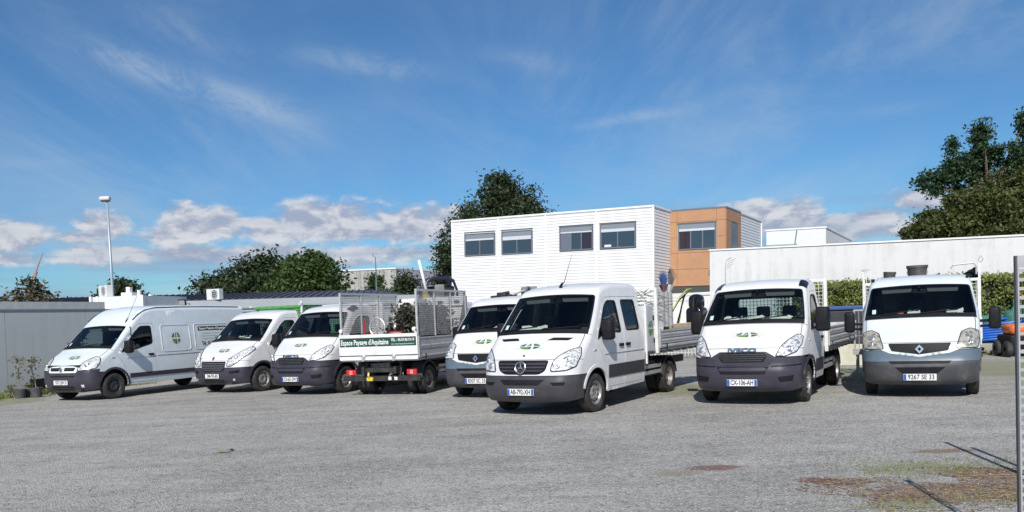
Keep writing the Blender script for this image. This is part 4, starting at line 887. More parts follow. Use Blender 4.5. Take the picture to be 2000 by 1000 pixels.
# truck behind it with the old round-badged nose
v4 = vehicle('dropside_truck', -.35, 18.89, -26.8, 'white truck with plate 8307 SC tucked behind the four-door truck', 'truck')
C4 = dict(MASCOTT); C4.update(paint=WHITE, logo=(.0, 1.22, .21, .085), lamp_mat=LAMP, papers=[(.1, .05, .3, .2, 0)], paper_label=['white slip on the dashboard of the truck behind the four-door truck'], mirror=(.24, 1.36, .06, .20, .40))
C4['front_bits'] = [tuple(WHITE if q is COOLWHITE else q for q in it) for it in MASCOTT['front_bits']]
S = build_cab(v4, C4); front_wheels(v4, 'dark', .84); diamond_badge(v4, -.965, .875, .06, .075, CHROME, R(-10)); number_plate(v4, -.985, .40, '8307 SC 33', right_blue=False)
chassis(v4, 1.2, 5.2, wb=3.4); bed(v4, 1.55, 5.2, mat=BED_WHITE)

# truck with the maker's lettering, near row
v6 = vehicle('dropside_truck', 4.49, 15.58, -29.8, 'white truck with blue-grey nose lettering, plate CX-106-AH and three papers behind its windscreen', 'truck')
D2 = dict(DAILY); D2.update(papers=[(-.42, .05, .36, .35, 0), (.02, .05, .34, .3, 0), (.46, .05, .44, .3, 0)], paper_label=['pale paper at the passenger end of the dashboard in the CX-106-AH truck', 'middle of three papers on the dashboard of the CX-106-AH truck', 'wide paper before the steering wheel of the CX-106-AH truck'])
S = build_cab(v6, D2); front_wheels(v6, 'steel', .84); iveco_letters(v6); number_plate(v6, -1.01, .42, 'CX-106-AH'); roof_vents(v6, S)
chassis(v6, 1.2, 5.3, wb=3.45); bed(v6, 1.55, 5.3, head=1.30, hb=.38)
mb = MB(); mb.tube([(-.92, 1.48, 2.1), (-.92, 1.48, 2.55)], .012, 6); mb.tube([(-.92, 1.48, 2.55), (-.90, 1.50, 2.70), (-.80, 1.52, 2.76)], .01, 6)
for k in range(4): mb.tube([(-.92 + .02 * k, 1.48, 2.52 + .05 * k), (-.80 + .03 * k, 1.5, 2.58 + .05 * k)], .006, 5)
mb.build('beacon_mast', GALV, v6)

# rightmost truck
v7 = vehicle('dropside_truck', 7.57, 15.65, -26.6, 'white truck with yellowed headlights and blue-grey bumper band, buckets above its roof', 'truck')
C7 = dict(MASCOTT); C7.update(papers=[(-.12, .05, .26, .2, 0), (.55, .02, .34, .16, 0)], paper_label=['white slip midway on the dashboard of the truck with the blue-grey bumper band', 'white sheet before the steering wheel of the truck with the blue-grey bumper band'])
S = build_cab(v7, C7); front_wheels(v7, 'steel', .84); diamond_badge(v7, -.965, .875, .07, .08, CHROME, R(-10)); number_plate(v7, -.985, .385, '9267 SE 33', right_blue=False)
chassis(v7, 1.2, 5.4, wb=3.6); bed(v7, 1.55, 5.4, hw=1.06, mat=BED_WHITE, head=1.20)
for x in (-1.05, 1.05):
    mb = MB(); mb.bar((x, 1.60, .9), (x, 1.60, 2.42), .04); mb.build('rack_post', BED_WHITE, v7)
for k in range(5):
    mb = MB(); mb.bar((-1.0 + .08 * k, 1.62, 2.1), (-1.0 + .08 * k, 1.62, 2.42), .008); mb.build('rack_prong', BED_WHITE, v7)
mb = MB(); mb.bar((-1.1, 1.58, 2.40), (-.92, 1.58, 2.40), .03); mb.build('rack_bar', GALV, v7)
for s in (1, -1):
    mb = MB(); p = S.F(np.array([S.sz(2.16)]), np.array([s * .88]))[0]; rounded_box(mb, tuple(p + np.array([-.025, -.06, 0])), tuple(p + np.array([.025, .10, .05])), .015); mb.build('marker_lamp', BLACK, v7)
mb = MB(); mb.tube([(1.06, 1.6, 2.3), (1.06, 1.6, 2.42), (1.04, 1.6, 2.48), (1.08, 1.6, 2.56), (1.12, 1.6, 2.48), (1.07, 1.6, 2.42)], .010, 6); mb.tube([(.55, 1.6, 2.33), (.6, 1.6, 2.40), (.95, 1.6, 2.42), (1.0, 1.6, 2.36), (1.0, 1.6, 2.2)], .018, 6); mb.build('rack_hook', GALV, v7)

# tipper seen from behind
v8 = vehicle('tipper_truck', -1.55, 24.0, 160.0, 'caged tipper with a green lettered sign on the tail board facing the viewer', 'truck')
D3 = dict(DAILY); S = build_cab(v8, D3); front_wheels(v8, 'steel', .84); chassis(v8, 1.2, 4.6, wb=3.75)
mb = MB(); mb.box((-1.02, 1.6, .83), (1.02, 4.55, .90)); mb.build('bed_floor', GALV, v8)
for s in (1, -1): side_board(v8, s * 1.02, 1.6, 4.55, .90, 1.36, ALU, rails=1)
mb = MB(); mb.box((-1.03, 4.56, .86), (1.03, 4.60, 1.46), 0, .006); mb.box((-1.03, 4.601, .955), (1.03, 4.606, .975), 1); tb8 = mb.build('tail_board', [BED_WHITE, BLACK], v8)
mb = MB(); mb.box((-1.0, 4.601, 1.18), (1.0, 4.606, 1.37), 0); mb.box((-1.0, 4.602, 1.375), (1.0, 4.607, 1.385), 1); mb.build('sign_panel', [SIGNGREEN, INK], tb8)
fr = lambda x, z: frame((x, 4.610, z), (-1, 0, 0), (0, 0, 1))
text_obj('sign_lettering', "Espace Paysage d'Aquitaine", .17, LETTERWHITE, tb8, fr(.34, 1.275), .001, width=1.26, bold=.003)
text_obj('sign_lettering', "TÉL. : 05.57.00.19.19", .085, LETTERWHITE, tb8, fr(-.66, 1.315), .001, width=.60, bold=.002)
text_obj('sign_lettering', "www.espacepaysagedaquitaine.fr", .04, LETTERWHITE, tb8, fr(-.66, 1.225), .001, width=.60)
for x in (-.42, .38):
    mb = MB(); mb.lathe([(0, .055), (.03, .05), (.04, .02), (.04, 0)], 12, 'y', (x, 4.606, .95)); mb.box((x - .03, 4.61, .84), (x + .03, 4.65, .93)); mb.build('tail_board_hinge', GALV, tb8)
for x in (-1.0, 1.0):
    mb = MB(); mb.bar((x, 4.58, 1.44), (x * .96, 4.58, 1.56), .05, .03); mb.tube([(x * .96, 4.56, 1.56), (x * .96, 4.62, 1.56)], .045, 10); mb.build('tail_board_pin', BED_WHITE, tb8)
mb = MB(); mb.bar((-1.0, 4.45, .42), (1.0, 4.45, .42), .06, .12); mb.bar((-.45, 4.4, .45), (-.45, 4.3, .8), .07); mb.bar((.45, 4.4, .45), (.45, 4.3, .8), .07); mb.build('rear_bumper', CHASSIS, v8)
for x in (-.80, .80):
    mb = MB(); rounded_box(mb, (x - .13, 4.45, .50), (x + .13, 4.50, .63), .015); tl = mb.build('tail_light', RED, v8)
    mb = MB(); mb.box((x - .04, 4.501, .525), (x + .04, 4.506, .56)); mb.box((x - .04, 4.501, .575), (x + .04, 4.506, .605)); mb.build('tail_light_lens', principled('pink_lens', (.8, .35, .3), .2), tl)
number_plate(v8, 4.50, .72, 'CC-747-LR', dark=True, rear=True, right_blue=False)  # rear plate coloured black for the shadow it hangs in
mb = MB(); mb.tube([(.28, 4.5, .44), (.28, 4.56, .44), (.28, 4.60, .50), (.28, 4.58, .56)], .025, 8); rounded_box(mb, (.20, 4.48, .36), (.36, 4.56, .45), .02); mb.build('tow_hook', principled('yellow_paint', (.72, .55, .06), .4, var=.1), v8)
for x in (-.22, -.38):
    mb = MB(); mb.box((x - .04, 4.481, .38), (x + .04, 4.486, .46)); mb.build('reflector_sticker', PAPER, v8)
mesh_panel(v8, (-1.0, 4.50, 1.37), (0, -1, 0), 2.85, 1.10, 3, 'side_cage')
mesh_panel(v8, (1.0, 4.50, 1.47), (0, -1, 0), 2.85, 1.00, 3, 'side_cage')
mb = MB(); mb.bar((-1.0, 4.51, .90), (-1.0, 4.51, 1.46), .05); mb.build('corner_post', ALU, v8)

mb = MB(); mb.box((-1.0, 1.50, .9), (1.0, 1.54, 2.34)); hb8 = mb.build('headboard', BED_WHITE, v8)
for (x, z) in ((-.72, 2.2), (-.25, 2.2), (.25, 2.2), (.72, 2.2)):
    mb = MB(); mb.lathe([(0, .0), (.006, .05)], 12, 'y', (0, 0, 0)); o = mb.build('oval_vent', BLACK, hb8); o.matrix_local = Matrix.Translation((x, 1.555, z)) @ Matrix.Diagonal((1.7, 1, .8, 1))
for z in (2.08, 1.75):
    mb = MB(); mb.box((-.98, 1.541, z - .012), (.98, 1.556, z + .012)); mb.build('headboard_rib', GREYPLASTIC, hb8)
# ------------------------------------------------------------------ ground
def ground_material():
    m = bpy.data.materials.new('grey_gravel'); m.use_nodes = True; t = NT(m.node_tree); b = t.n['Principled BSDF']
    g = t.new('ShaderNodeNewGeometry'); v = g.outputs['Position']; sp = t.new('ShaderNodeSeparateXYZ'); t.l.new(v, sp.inputs[0]); x, y, z = sp.outputs
    big = t.noise(v, 0.22, 4, 0.6); mid = t.noise(v, 1.4, 5, 0.62); tracks = t.noise(t.mapping(v, scale=(.25, 2.2, 1), rot=(0, 0, R(-62))), .8, 4, .6)
    coarse = t.noise(v, 9, 5, 0.75); fine = t.noise(v, 34, 4, 0.8); vo = t.new('ShaderNodeTexVoronoi'); vo.inputs['Scale'].default_value = 55; t.l.new(v, vo.inputs['Vector'])
    vo2 = t.new('ShaderNodeTexVoronoi'); vo2.inputs['Scale'].default_value = 17; t.l.new(v, vo2.inputs['Vector'])
    k = t.math('ADD', t.math('MULTIPLY', big, .30), t.math('ADD', t.math('MULTIPLY', mid, .30), t.math('MULTIPLY', tracks, .40)))
    c = t.mix(t.ramp(k, .36, .64), (.365, .35, .325), (.575, .555, .51))
    c = t.mix(t.ramp(fine, .30, .72, .0, 1.0), t.mix(1.0, c, (.70, .70, .70), 'MULTIPLY'), t.mix(1.0, c, (1.18, 1.18, 1.17), 'MULTIPLY'))
    c = t.mix(t.ramp(coarse, .36, .66), t.mix(1.0, c, (.87, .865, .86), 'MULTIPLY'), t.mix(1.0, c, (1.09, 1.085, 1.07), 'MULTIPLY'))
    sv = t.new('ShaderNodeSeparateColor'); t.l.new(vo.outputs['Color'], sv.inputs[0])
    c = t.mix(t.math('MULTIPLY', t.math('GREATER_THAN', sv.outputs[0], .86), .55), c, (.68, .66, .62))
    c = t.mix(t.math('MULTIPLY', t.math('LESS_THAN', sv.outputs[1], .12), .55), c, (.10, .10, .105))
    sv2 = t.new('ShaderNodeSeparateColor'); t.l.new(vo2.outputs['Color'], sv2.inputs[0])
    c = t.mix(t.math('MULTIPLY', t.math('GREATER_THAN', sv2.outputs[0], .94), .35), c, (.16, .155, .15))
    def spot(cx, cy, rx, ry, rot=0.0):
        q = t.mapping(v, loc=(0, 0, 0)); q = t.vmath('SUBTRACT', v, (cx, cy, 0)); q = t.mapping(q, scale=(1 / rx, 1 / ry, 0), rot=(0, 0, rot))
        n = t.new('ShaderNodeVectorMath', operation='LENGTH'); t.l.new(q, n.inputs[0]); return t.ramp(n.outputs['Value'], .15, 1.0, 1, 0)
    n4 = t.noise(v, 4.5, 6, .7); n9 = t.noise(v, 11, 5, .7)
    def stain(c, s, col, lo, hi, amt, n=n4): return t.mix(t.math('MULTIPLY', t.ramp(t.math('ADD', t.math('MULTIPLY', s, .75), t.math('SUBTRACT', n, .5)), lo, hi), amt), c, col)
    br = t.math('MAXIMUM', t.math('MAXIMUM', spot(3.9, 7.5, 1.5, .75), spot(4.75, 8.2, .9, .7)), t.math('MAXIMUM', spot(3.15, 8.15, .55, .35), spot(4.9, 9.6, .7, .25)))
    gr = t.math('MAXIMUM', t.math('MAXIMUM', spot(4.2, 8.6, 1.2, .7), spot(3.3, 7.1, .8, .4)), spot(4.6, 7.2, .9, .7))
    c = stain(c, gr, (.30, .315, .20), .34, .60, .65, n9)
    c = stain(c, br, (.27, .185, .12), .34, .56, .8, n9)
    c = stain(c, t.math('MAXIMUM', spot(2.15, 9.15, .55, .30), spot(2.95, 8.3, .35, .2)), (.20, .085, .085), .25, .6, .75, n9)
    c = stain(c, spot(1.7, 8.9, .5, .25), (.30, .24, .15), .3, .6, .5, n9)
    # thin weeds between the trucks and towards the curb
    wd = t.math('MAXIMUM', t.math('MAXIMUM', spot(4.2, 18.2, 2.2, 2.6), spot(8.2, 20.5, 3.0, 4.0)), t.math('MAXIMUM', spot(12.5, 20, 4.0, 6.0), spot(-13.8, 22.6, 2.0, 2.5)))
    c = stain(c, wd, (.27, .275, .16), .22, .6, .7)
    t.put(b.inputs['Base Color'], c); b.inputs['Roughness'].default_value = .95; b.inputs['Specular IOR Level'].default_value = .15
    bn = t.new('ShaderNodeBump'); bn.inputs['Strength'].default_value = .9; bn.inputs['Distance'].default_value = .03
    hgt = t.math('ADD', t.math('MULTIPLY', fine, .5), t.math('ADD', t.math('MULTIPLY', vo.outputs['Distance'], .7), t.math('MULTIPLY', mid, .6)))
    t.l.new(hgt, bn.inputs['Height']); t.l.new(bn.outputs[0], b.inputs['Normal'])
    return m
mb = MB(); n = 60; xs = np.concatenate([[-900, -300], np.linspace(-40, 40, n), [300, 900]]); ys = np.concatenate([[-300, -60], np.linspace(-6, 74, n), [300, 1500]])
V = [(x, y, 0.0) for y in ys for x in xs]; m_ = len(xs)
mb.add(V, [(j * m_ + i, j * m_ + i + 1, (j + 1) * m_ + i + 1, (j + 1) * m_ + i) for j in range(len(ys) - 1) for i in range(m_ - 1)])
tag(mb.build('ground', ground_material()), kind='structure')

def scatter(name, label, cat, N, place, size, mats, shape='stone', flat=.6):
    """one mass of small loose pieces lying on the ground"""
    c = place(N); N = len(c); s = rng.uniform(size[0], size[1], N); a = rng.uniform(0, 2 * math.pi, N)
    if shape == 'stone':
        base = np.array([(1, 0, .1), (.3, .9, .05), (-.8, .55, .1), (-.7, -.6, .08), (.35, -.85, .1), (.1, .05, .75)]); F = [(0, 1, 5), (1, 2, 5), (2, 3, 5), (3, 4, 5), (4, 0, 5)]
    elif shape == 'chip': base = np.array([(-1, -.22, .06), (1, -.16, .12), (.9, .2, .30), (-.9, .25, .16)]); F = [(0, 1, 2, 3)]
    else: base = np.array([(-.12, 0, 0), (.12, 0, 0), (.25, .3, .9), (.35, .5, 1.3)]); F = [(0, 1, 2), (2, 3, 0)]
    k = len(base); J = 1 + rng.uniform(-.3, .3, (N, k, 3)); P = base[None] * J
    x = P[:, :, 0] * np.cos(a)[:, None] - P[:, :, 1] * np.sin(a)[:, None]; y = P[:, :, 0] * np.sin(a)[:, None] + P[:, :, 1] * np.cos(a)[:, None]
    W_ = np.stack([x, y, P[:, :, 2] * flat], -1) * s[:, None, None] + c[:, None, :]
    faces = [tuple(i * k + q for q in f) for i in range(N) for f in F]
    mb = MB(); mb.v = W_.reshape(-1, 3).tolist(); mb.f = faces; mb.m = [0] * len(faces)
    return tag(mb.build(name, mats), label, cat, kind='stuff')
def yard(N): return np.stack([rng.uniform(-9, 9, N), rng.uniform(4.5, 17, N), np.full(N, .001)], -1)
stone_m = bpy.data.materials.new('loose_stone'); stone_m.use_nodes = True; _t = NT(stone_m.node_tree); _g = _t.new('ShaderNodeNewGeometry')
_t.put(_t.n['Principled BSDF'].inputs['Base Color'], _t.mix(_g.outputs['Random Per Island'], (.20, .195, .19), (.54, .525, .49))); _t.n['Principled BSDF'].inputs['Roughness'].default_value = .9
scatter('gravel', 'loose grey gravel stones strewn over the yard', 'gravel', 16000, yard, (.004, .013), stone_m)
def ell(cx, cy, rx, ry, z=.002):
    def f(N):
        r = np.sqrt(rng.uniform(0, 1, N)); a = rng.uniform(0, 2 * math.pi, N); w = 1 + .35 * np.sin(a * 3 + 1)
        return np.stack([cx + rx * r * w * np.cos(a), cy + ry * r * w * np.sin(a), np.full(N, z)], -1)
    return f
chip_m = bpy.data.materials.new('brown_wood_chip'); chip_m.use_nodes = True; _t = NT(chip_m.node_tree); _g = _t.new('ShaderNodeNewGeometry')
_t.put(_t.n['Principled BSDF'].inputs['Base Color'], _t.mix(_g.outputs['Random Per Island'], (.13, .08, .05), (.42, .30, .20))); _t.n['Principled BSDF'].inputs['Roughness'].default_value = .9
scatter('wood_chips', 'brown wood chips spread on the ground near the slotted post', 'wood chips', 3200, lambda N: np.concatenate([ell(3.9, 7.5, 1.25, .55)(N // 2), ell(4.7, 8.2, .7, .5)(N // 3), ell(3.15, 8.15, .4, .25)(N // 10)]), (.010, .032), chip_m, 'chip')
GRASS = leaf_mat('dry_grass', (.10, .14, .035), (.33, .34, .13), .2)
scatter('grass', 'short sparse grass sprouting among the wood chips', 'grass', 1500, lambda N: np.concatenate([ell(4.2, 8.7, 1.0, .5)(N // 2), ell(4.5, 7.1, .8, .5)(N // 3), ell(3.3, 7.1, .7, .3)(N // 6)]), (.012, .035), GRASS, 'blade', 1.0)
def strip_pts(N):
    t = rng.uniform(-3.5, 5, N); o = np.abs(rng.normal(0, .38, N)); return np.stack([-15.1 + .47 * t + .88 * o + .05, 24.3 + .88 * t - .47 * o, np.full(N, .0)], -1)
scatter('weeds', 'yellow-green weeds growing along the foot of the grey wall', 'weeds', 5200, strip_pts, (.05, .16), GRASS, 'blade', 1.0)
def curb_pts(N):
    t = rng.uniform(0, 9, N); o = np.abs(rng.normal(0, .25, N)); return np.stack([11.3 + .87 * t - .5 * o, 27.6 - .5 * t - .87 * o, np.zeros(N)], -1)
scatter('weeds', 'low weeds along the concrete curb under the hedge', 'weeds', 2500, curb_pts, (.04, .13), GRASS, 'blade', 1.0)
for i, (px, py, lab) in enumerate([(432, 885, 'small yellow-green fallen leaf lying alone on the gravel'), (452, 881, 'dark curled leaf beside the yellow-green leaf')]):
    p = gnd(px, py); mb = MB(); V = [(-.07, 0, .01), (-.02, .03, .03), (.05, .025, .02), (.09, 0, .04), (.04, -.03, .015), (-.03, -.03, .03)]; mb.add([(p.x + a * (1.6 - i), p.y + b * 1.5, c) for a, b, c in V], [(0, 1, 5), (1, 2, 4, 5), (2, 3, 4)]); tag(mb.build('fallen_leaf', leaf_mat('leaf_litter_%s' % ('green', 'dark')[i], ((.30, .32, .06), (.05, .045, .03))[i], ((.45, .45, .12), (.08, .07, .05))[i])), lab, 'leaf')

# ------------------------------------------------------------------ buildings
TILT = .0318; BYAW = -.52
def bmat(x, y, yaw=BYAW, tilt=TILT): return Matrix.Translation((x, y, 0)) @ Matrix.Rotation(tilt, 4, 'Y') @ Matrix.Rotation(yaw, 4, 'Z')
SIDING = principled('white_metal_siding', (.74, .74, .735), .42, var=.025, vscale=1.5, dirt=((.5, .5, .5), .12, 1.2))
TRIM = principled('white_metal_trim', (.80, .80, .80), .4)
ORANGE = principled('orange_cladding', (.44, .235, .125), .6, var=.05, vscale=2.5, dirt=((.42, .20, .10), .25, 3))
FRAME = principled('grey_window_frame', (.145, .17, .195), .45, var=.05)
SHUTTER = principled('grey_shutter', (.21, .24, .27), .5)
def window_glass(name, tint, rough=.03):
    m = principled(name, tint, rough, 0, .8); return m
PANE = window_glass('office_pane', (.035, .055, .075)); PANE2 = window_glass('office_pane_curtain', (.14, .15, .20), .25); PANEDARK = window_glass('office_pane_dark', (.03, .018, .025))
def siding(parent, x0, x1, z0, z1, y=0.0, pitch=.135, depth=.020, name='siding_panel', axis='x', sgn=-1):
    """lapped horizontal metal boards as one pressed sheet"""
    mb = MB(); k0 = math.floor(z0 / pitch); zz = []; k = k0
    pts = []
    while k * pitch < z1:
        a = max(z0, k * pitch); b = min(z1, (k + 1) * pitch)
        fa = (a - k * pitch) / pitch; fb_ = (b - k * pitch) / pitch
        pts += [(depth * (1 - fa * .95), a), (depth * (1 - fb_ * .95), b - .0005)]; k += 1
    V = []
    for (d, z) in pts:
        for u in (x0, x1): V.append((u, y + sgn * d, z) if axis == 'x' else (y - sgn * d, u, z))
    F = [(2 * i, 2 * i + 1, 2 * i + 3, 2 * i + 2) for i in range(len(pts) - 1)]
    if axis != 'x': F = [f[::-1] for f in F]
    mb.add(V, F); return mb.build(name, SIDING, parent)
wb = empty('office_building', mat=bmat(6.175, 36.803)); tag(wb, 'two-storey white ribbed office block with an orange clad stairwell', 'building')
H, L = 6.3, 10.45
mb = MB(); mb.box((-L + .01, .05, 0), (-.01, 8.0, H - .02)); mb.box((-.01, 2.25, 0), (2.50, 8.7, H - .02)); mb.build('wall_core', principled('wall_core_white', (.7, .7, .7), .7), wb)
wins = [(-9.71, -8.0, 4.53, 5.61), (-7.61, -5.96, 4.52, 5.62), (-4.53, -2.86, 4.54, 5.66), (-2.51, -.81, 4.55, 5.67)]
edges = [-L, -7.8, -5.25, -2.69, 0.0]
for i in range(4):
    x0, x1 = edges[i] + .03, edges[i + 1] - .03; cuts = sorted(w for w in wins if w[1] > x0 and w[0] < x1)
    siding(wb, x0, x1, 0, 4.5); siding(wb, x0, x1, 5.70, H - .05); xx = x0
    for w in cuts:
        a, b = max(w[0] - .03, x0), min(w[1] + .03, x1)
        if a - xx > .01: siding(wb, xx, a, 4.5, 5.70)
        xx = b
    if x1 - xx > .01: siding(wb, xx, x1, 4.5, 5.70)
for x in edges:
    mb = MB(); mb.box((x - .035, -.04, 0), (x + .035, .04, H - .05)); mb.build('joint_cover', TRIM, wb)
mb = MB(); mb.box((-L - .05, -.05, H - .05), (.05, .12, H + .03)); mb.box((-.07, .12, H - .05), (.05, 2.18, H + .03)); mb.build('roof_edge', TRIM, wb)
siding(wb, .02, 2.17, 0, H - .05, 0.0, axis='y', sgn=-1)
mb = MB(); mb.box((-.03, -.03, 0), (.045, .045, H - .05)); mb.build('corner_trim', TRIM, wb)
def office_window(parent, x0, x1, z0, z1, y, panes, blind=.10, ysgn=1):
    mb = MB(); f = .05; mb.box((x0, y - .03, z0), (x0 + f, y + .06, z1)); mb.box((x1 - f, y - .03, z0), (x1, y + .06, z1)); mb.box((x0 + f, y - .05, z0), (x1 - f, y + .06, z0 + f)); mb.box((x0 + f, y - .03, z1 - f * .6), (x1 - f, y + .06, z1)); wo = mb.build('window', FRAME, parent)
    mb = MB(); mb.box((x0 + f, y - .005, z1 - .26), (x1 - f, y + .04, z1 - f * .6)); mb.build('shutter_box', SHUTTER, wo)
    mb = MB(); mb.box((x0 + f, y - .012, z1 - .26 - blind), (x1 - f, y + .03, z1 - .26)); mb.build('shutter_edge', principled('shutter_edge_pale', (.55, .58, .62), .45), wo)
    xs = np.linspace(x0 + f, x1 - f, len(panes) + 1) if not isinstance(panes, tuple) else None
    zt = z1 - .26 - blind
    for i, m in enumerate(panes):
        mb = MB(); mb.box((xs[i] + .02, y + .012, z0 + f), (xs[i + 1] - .02, y + .02, zt)); mb.build('pane', m, wo)
        if i:
            mb = MB(); mb.box((xs[i] - .025, y - .012, z0 + f), (xs[i] + .025, y + .03, zt)); mb.build('mullion', FRAME, wo)
office_window(wb, *wins[0], 0, [PANE, PANE], .08); office_window(wb, *wins[1], 0, [PANE, PANE], .17); office_window(wb, *wins[2], 0, [PANE2, PANE, PANEDARK], .06); office_window(wb, *wins[3], 0, [PANE, PANE], .13)
mb = MB(); mb.box((-2.30, -.002, 4.62), (-1.98, .008, 4.72)); mb.build('sill_paper', PAPER, wb)
# orange stairwell: separate boards
ox, oy = 2.552, 2.182; ow = (.37, 2.11, 4.49, 5.69)
rows = [(2.86, 3.62), (3.62, 4.36), (4.36, 5.05), (5.05, 5.75), (5.75, H - .04)]
for (z0, z1) in rows:
    for (x0, x1) in ((0.01, .34), (.34, 2.14), (2.14, ox)):
        if x0 > .3 and x0 < 2 and z1 > ow[2] + .02 and z0 < ow[3]:
            if z0 < ow[2] - .05: z1b = ow[2] - .01; zz0 = z0
            elif z1 > ow[3] + .04: zz0 = ow[3] + .01; z1b = z1
            else: continue
        else: zz0, z1b = z0, z1
        mb = MB(); mb.box((x0 + .006, oy - .02, zz0 + .006), (x1 - .006, oy + .02, z1b - .006)); mb.build('cladding_board', ORANGE, wb)
for (z0, z1) in ((2.86, 4.36), (4.36, 5.75), (5.75, H - .04)):
    for (y0, y1) in ((oy, 2.95), (2.95, 4.13), (4.13, oy + 2.5)):
        if y0 == 2.95 and z0 == 4.36: continue
        mb = MB(); mb.box((ox - .02, y0 + .02, z0 + .006), (ox + .02, y1 - .006, z1 - .006)); mb.build('cladding_board', ORANGE, wb)
mb = MB(); mb.box((ox - .03, 2.97, 4.40), (ox + .03, 4.11, 5.72)); nw = mb.build('narrow_window', FRAME, wb)
mb = MB(); mb.box((ox + .031, 3.08, 4.48), (ox + .035, 4.0, 5.64)); mb.build('pane', PANE, nw)
mb = MB(); mb.box((0, oy - .03, H - .04), (ox + .03, oy + .05, H + .03)); mb.box((ox - .05, oy + .05, H - .04), (ox + .03, oy + 2.5, H + .03)); mb.build('dark_coping', FRAME, wb)
office_window(wb, *ow, oy, [PANEDARK, PANE, PANE], .10)
siding(wb, oy + 2.53, oy + 6.55, 0, H - .05, ox - .02, axis='y', sgn=-1)
mb = MB(); mb.box((ox - .08, oy + 2.52, H - .05), (ox + .03, oy + 6.6, H + .02)); mb.box((ox - .05, oy + 6.55, 0), (ox + .03, oy + 6.62, H - .05)); mb.build('roof_edge', TRIM, wb)
mb = MB(); mb.box((.02, oy + .02, 2.45), (ox, oy + .06, 2.855)); mb.build('shadow_gap_strip', principled('painted_gap_shade', (.06, .065, .06), .8), wb)  # flat dark strip: the shadow gap below the cladding, put in as colour

# long rendered wall building
def streaked(name, base, dark, lo, hi, amt):
    """rendered wall with patchy tone and faint rain streaks"""
    m = bpy.data.materials.new(name); m.use_nodes = True; t = NT(m.node_tree); b = t.n['Principled BSDF']; v = t.new('ShaderNodeTexCoord').outputs['Object']
    s = t.noise(t.mapping(v, scale=(3.0, 3.0, .25)), 1.5, 6, .65); n = t.noise(v, .9, 5, .62); f = t.noise(v, 6, 5, .65)
    k = t.math('ADD', t.math('MULTIPLY', s, .5), t.math('ADD', t.math('MULTIPLY', n, .35), t.math('MULTIPLY', f, .15)))
    t.put(b.inputs['Base Color'], t.mix(t.math('MULTIPLY', t.ramp(k, lo, hi), amt), base, dark)); b.inputs['Roughness'].default_value = .88
    bn = t.new('ShaderNodeBump'); bn.inputs['Strength'].default_value = .15; bn.inputs['Distance'].default_value = .02; t.l.new(t.noise(v, 30, 4, .6), bn.inputs['Height']); t.l.new(bn.outputs[0], b.inputs['Normal']); return m
STUCCO = streaked('white_stucco', (.66, .66, .65), (.50, .50, .49), .46, .66, .75)
lw = empty('long_white_building', mat=bmat(7.73, 33.0)); tag(lw, 'long low white rendered building with a thin coping behind the hedge', 'building')
mb = MB(); mb.box((0, 0, 0), (24, 2.6, 3.98)); mb.build('wall', STUCCO, lw)
mb = MB(); mb.box((-.03, -.04, 3.985), (24.03, 2.64, 4.04)); mb.build('coping', TRIM, lw)
mb = MB(); mb.box((-.05, -.03, 3.0), (-.005, .04, 3.25)); mb.build('wall_lamp', FRAME, lw)
fw_ = empty('white_hall', mat=bmat(18.1, 60, -.52)); tag(fw_, 'distant plain white hall with a green canopy behind the long white building', 'building')
mb = MB(); mb.box((0, 0, 0), (4.0, 12, 7.05)); mb.build('wall', principled('far_white_render', (.70, .71, .71), .8, var=.04), fw_)
mb = MB(); mb.box((-.05, -.05, 7.05), (4.05, 12, 7.15)); mb.build('coping', TRIM, fw_)
mb = MB(); mb.prism([(-.4, -.8, 5.75), (2.1, -.8, 5.75), (2.1, -.02, 5.95), (-.4, -.02, 5.95)], (0, 0, .12)); mb.build('green_canopy', principled('canopy_green', (.22, .32, .26), .6), fw_)
mb = MB(); mb.bar((1.95, -.1, 5.9), (2.1, -.1, 7.0), .06); mb.build('canopy_stay', FRAME, fw_)
# concrete warehouse far behind
CONC = bpy.data.materials.new('streaked_concrete'); CONC.use_nodes = True; _t = NT(CONC.node_tree); _tc = _t.new('ShaderNodeTexCoord')
_s = _t.noise(_t.mapping(_tc.outputs['Object'], scale=(3.2, 3.2, .22)), 1.4, 5, .65); _n = _t.noise(_tc.outputs['Object'], 1.2, 4, .6)
_t.put(_t.n['Principled BSDF'].inputs['Base Color'], _t.mix(_t.ramp(_t.math('MULTIPLY', _s, _t.math('ADD', .6, _n)), .42, .68), (.44, .43, .40), (.27, .265, .25))); _t.n['Principled BSDF'].inputs['Roughness'].default_value = .9
wh = empty('warehouse', mat=bmat(-8.95, 66, -.52)); tag(wh, 'far concrete warehouse with dark streaks and a name on its pale side wall', 'building')
mb = MB(); mb.box((-9, 0, 3.55), (0, 10, 5.85)); mb.box((-9, .25, 0), (-.35, 9.9, 3.55)); mb.box((-.35, 0, 0), (0, .4, 3.55)); mb.build('wall', CONC, wh)
mb = MB(); mb.box((-9, -.06, 5.85), (.02, 10.1, 5.95)); mb.build('roof_edge', TRIM, wh)
for i in range(1):
    mb = MB(); mb.box((-3.35, .20, 2.55), (-2.25, .245, 4.3)); w_ = mb.build('window', TRIM, wh)
    for (z0, z1) in ((2.62, 3.25), (3.36, 3.54)):
        mb = MB(); mb.box((-3.27, .185, z0), (-2.33, .198, z1)); mb.build('pane', PANE, w_)
mb = MB(); mb.box((.0, .4, .5), (.03, 9.5, 5.8)); mb.build('side_panel', principled('pale_lilac_panel', (.50, .47, .52), .6, var=.05), wh)
text_obj('name_lettering', 'DISTRITEX', .62, principled('dark_green_letters', (.02, .08, .07), .6), wh, frame((.05, 4.0, 4.95), (0, 1, 0), (0, 0, 1)), .01, width=4.0, bold=.01)
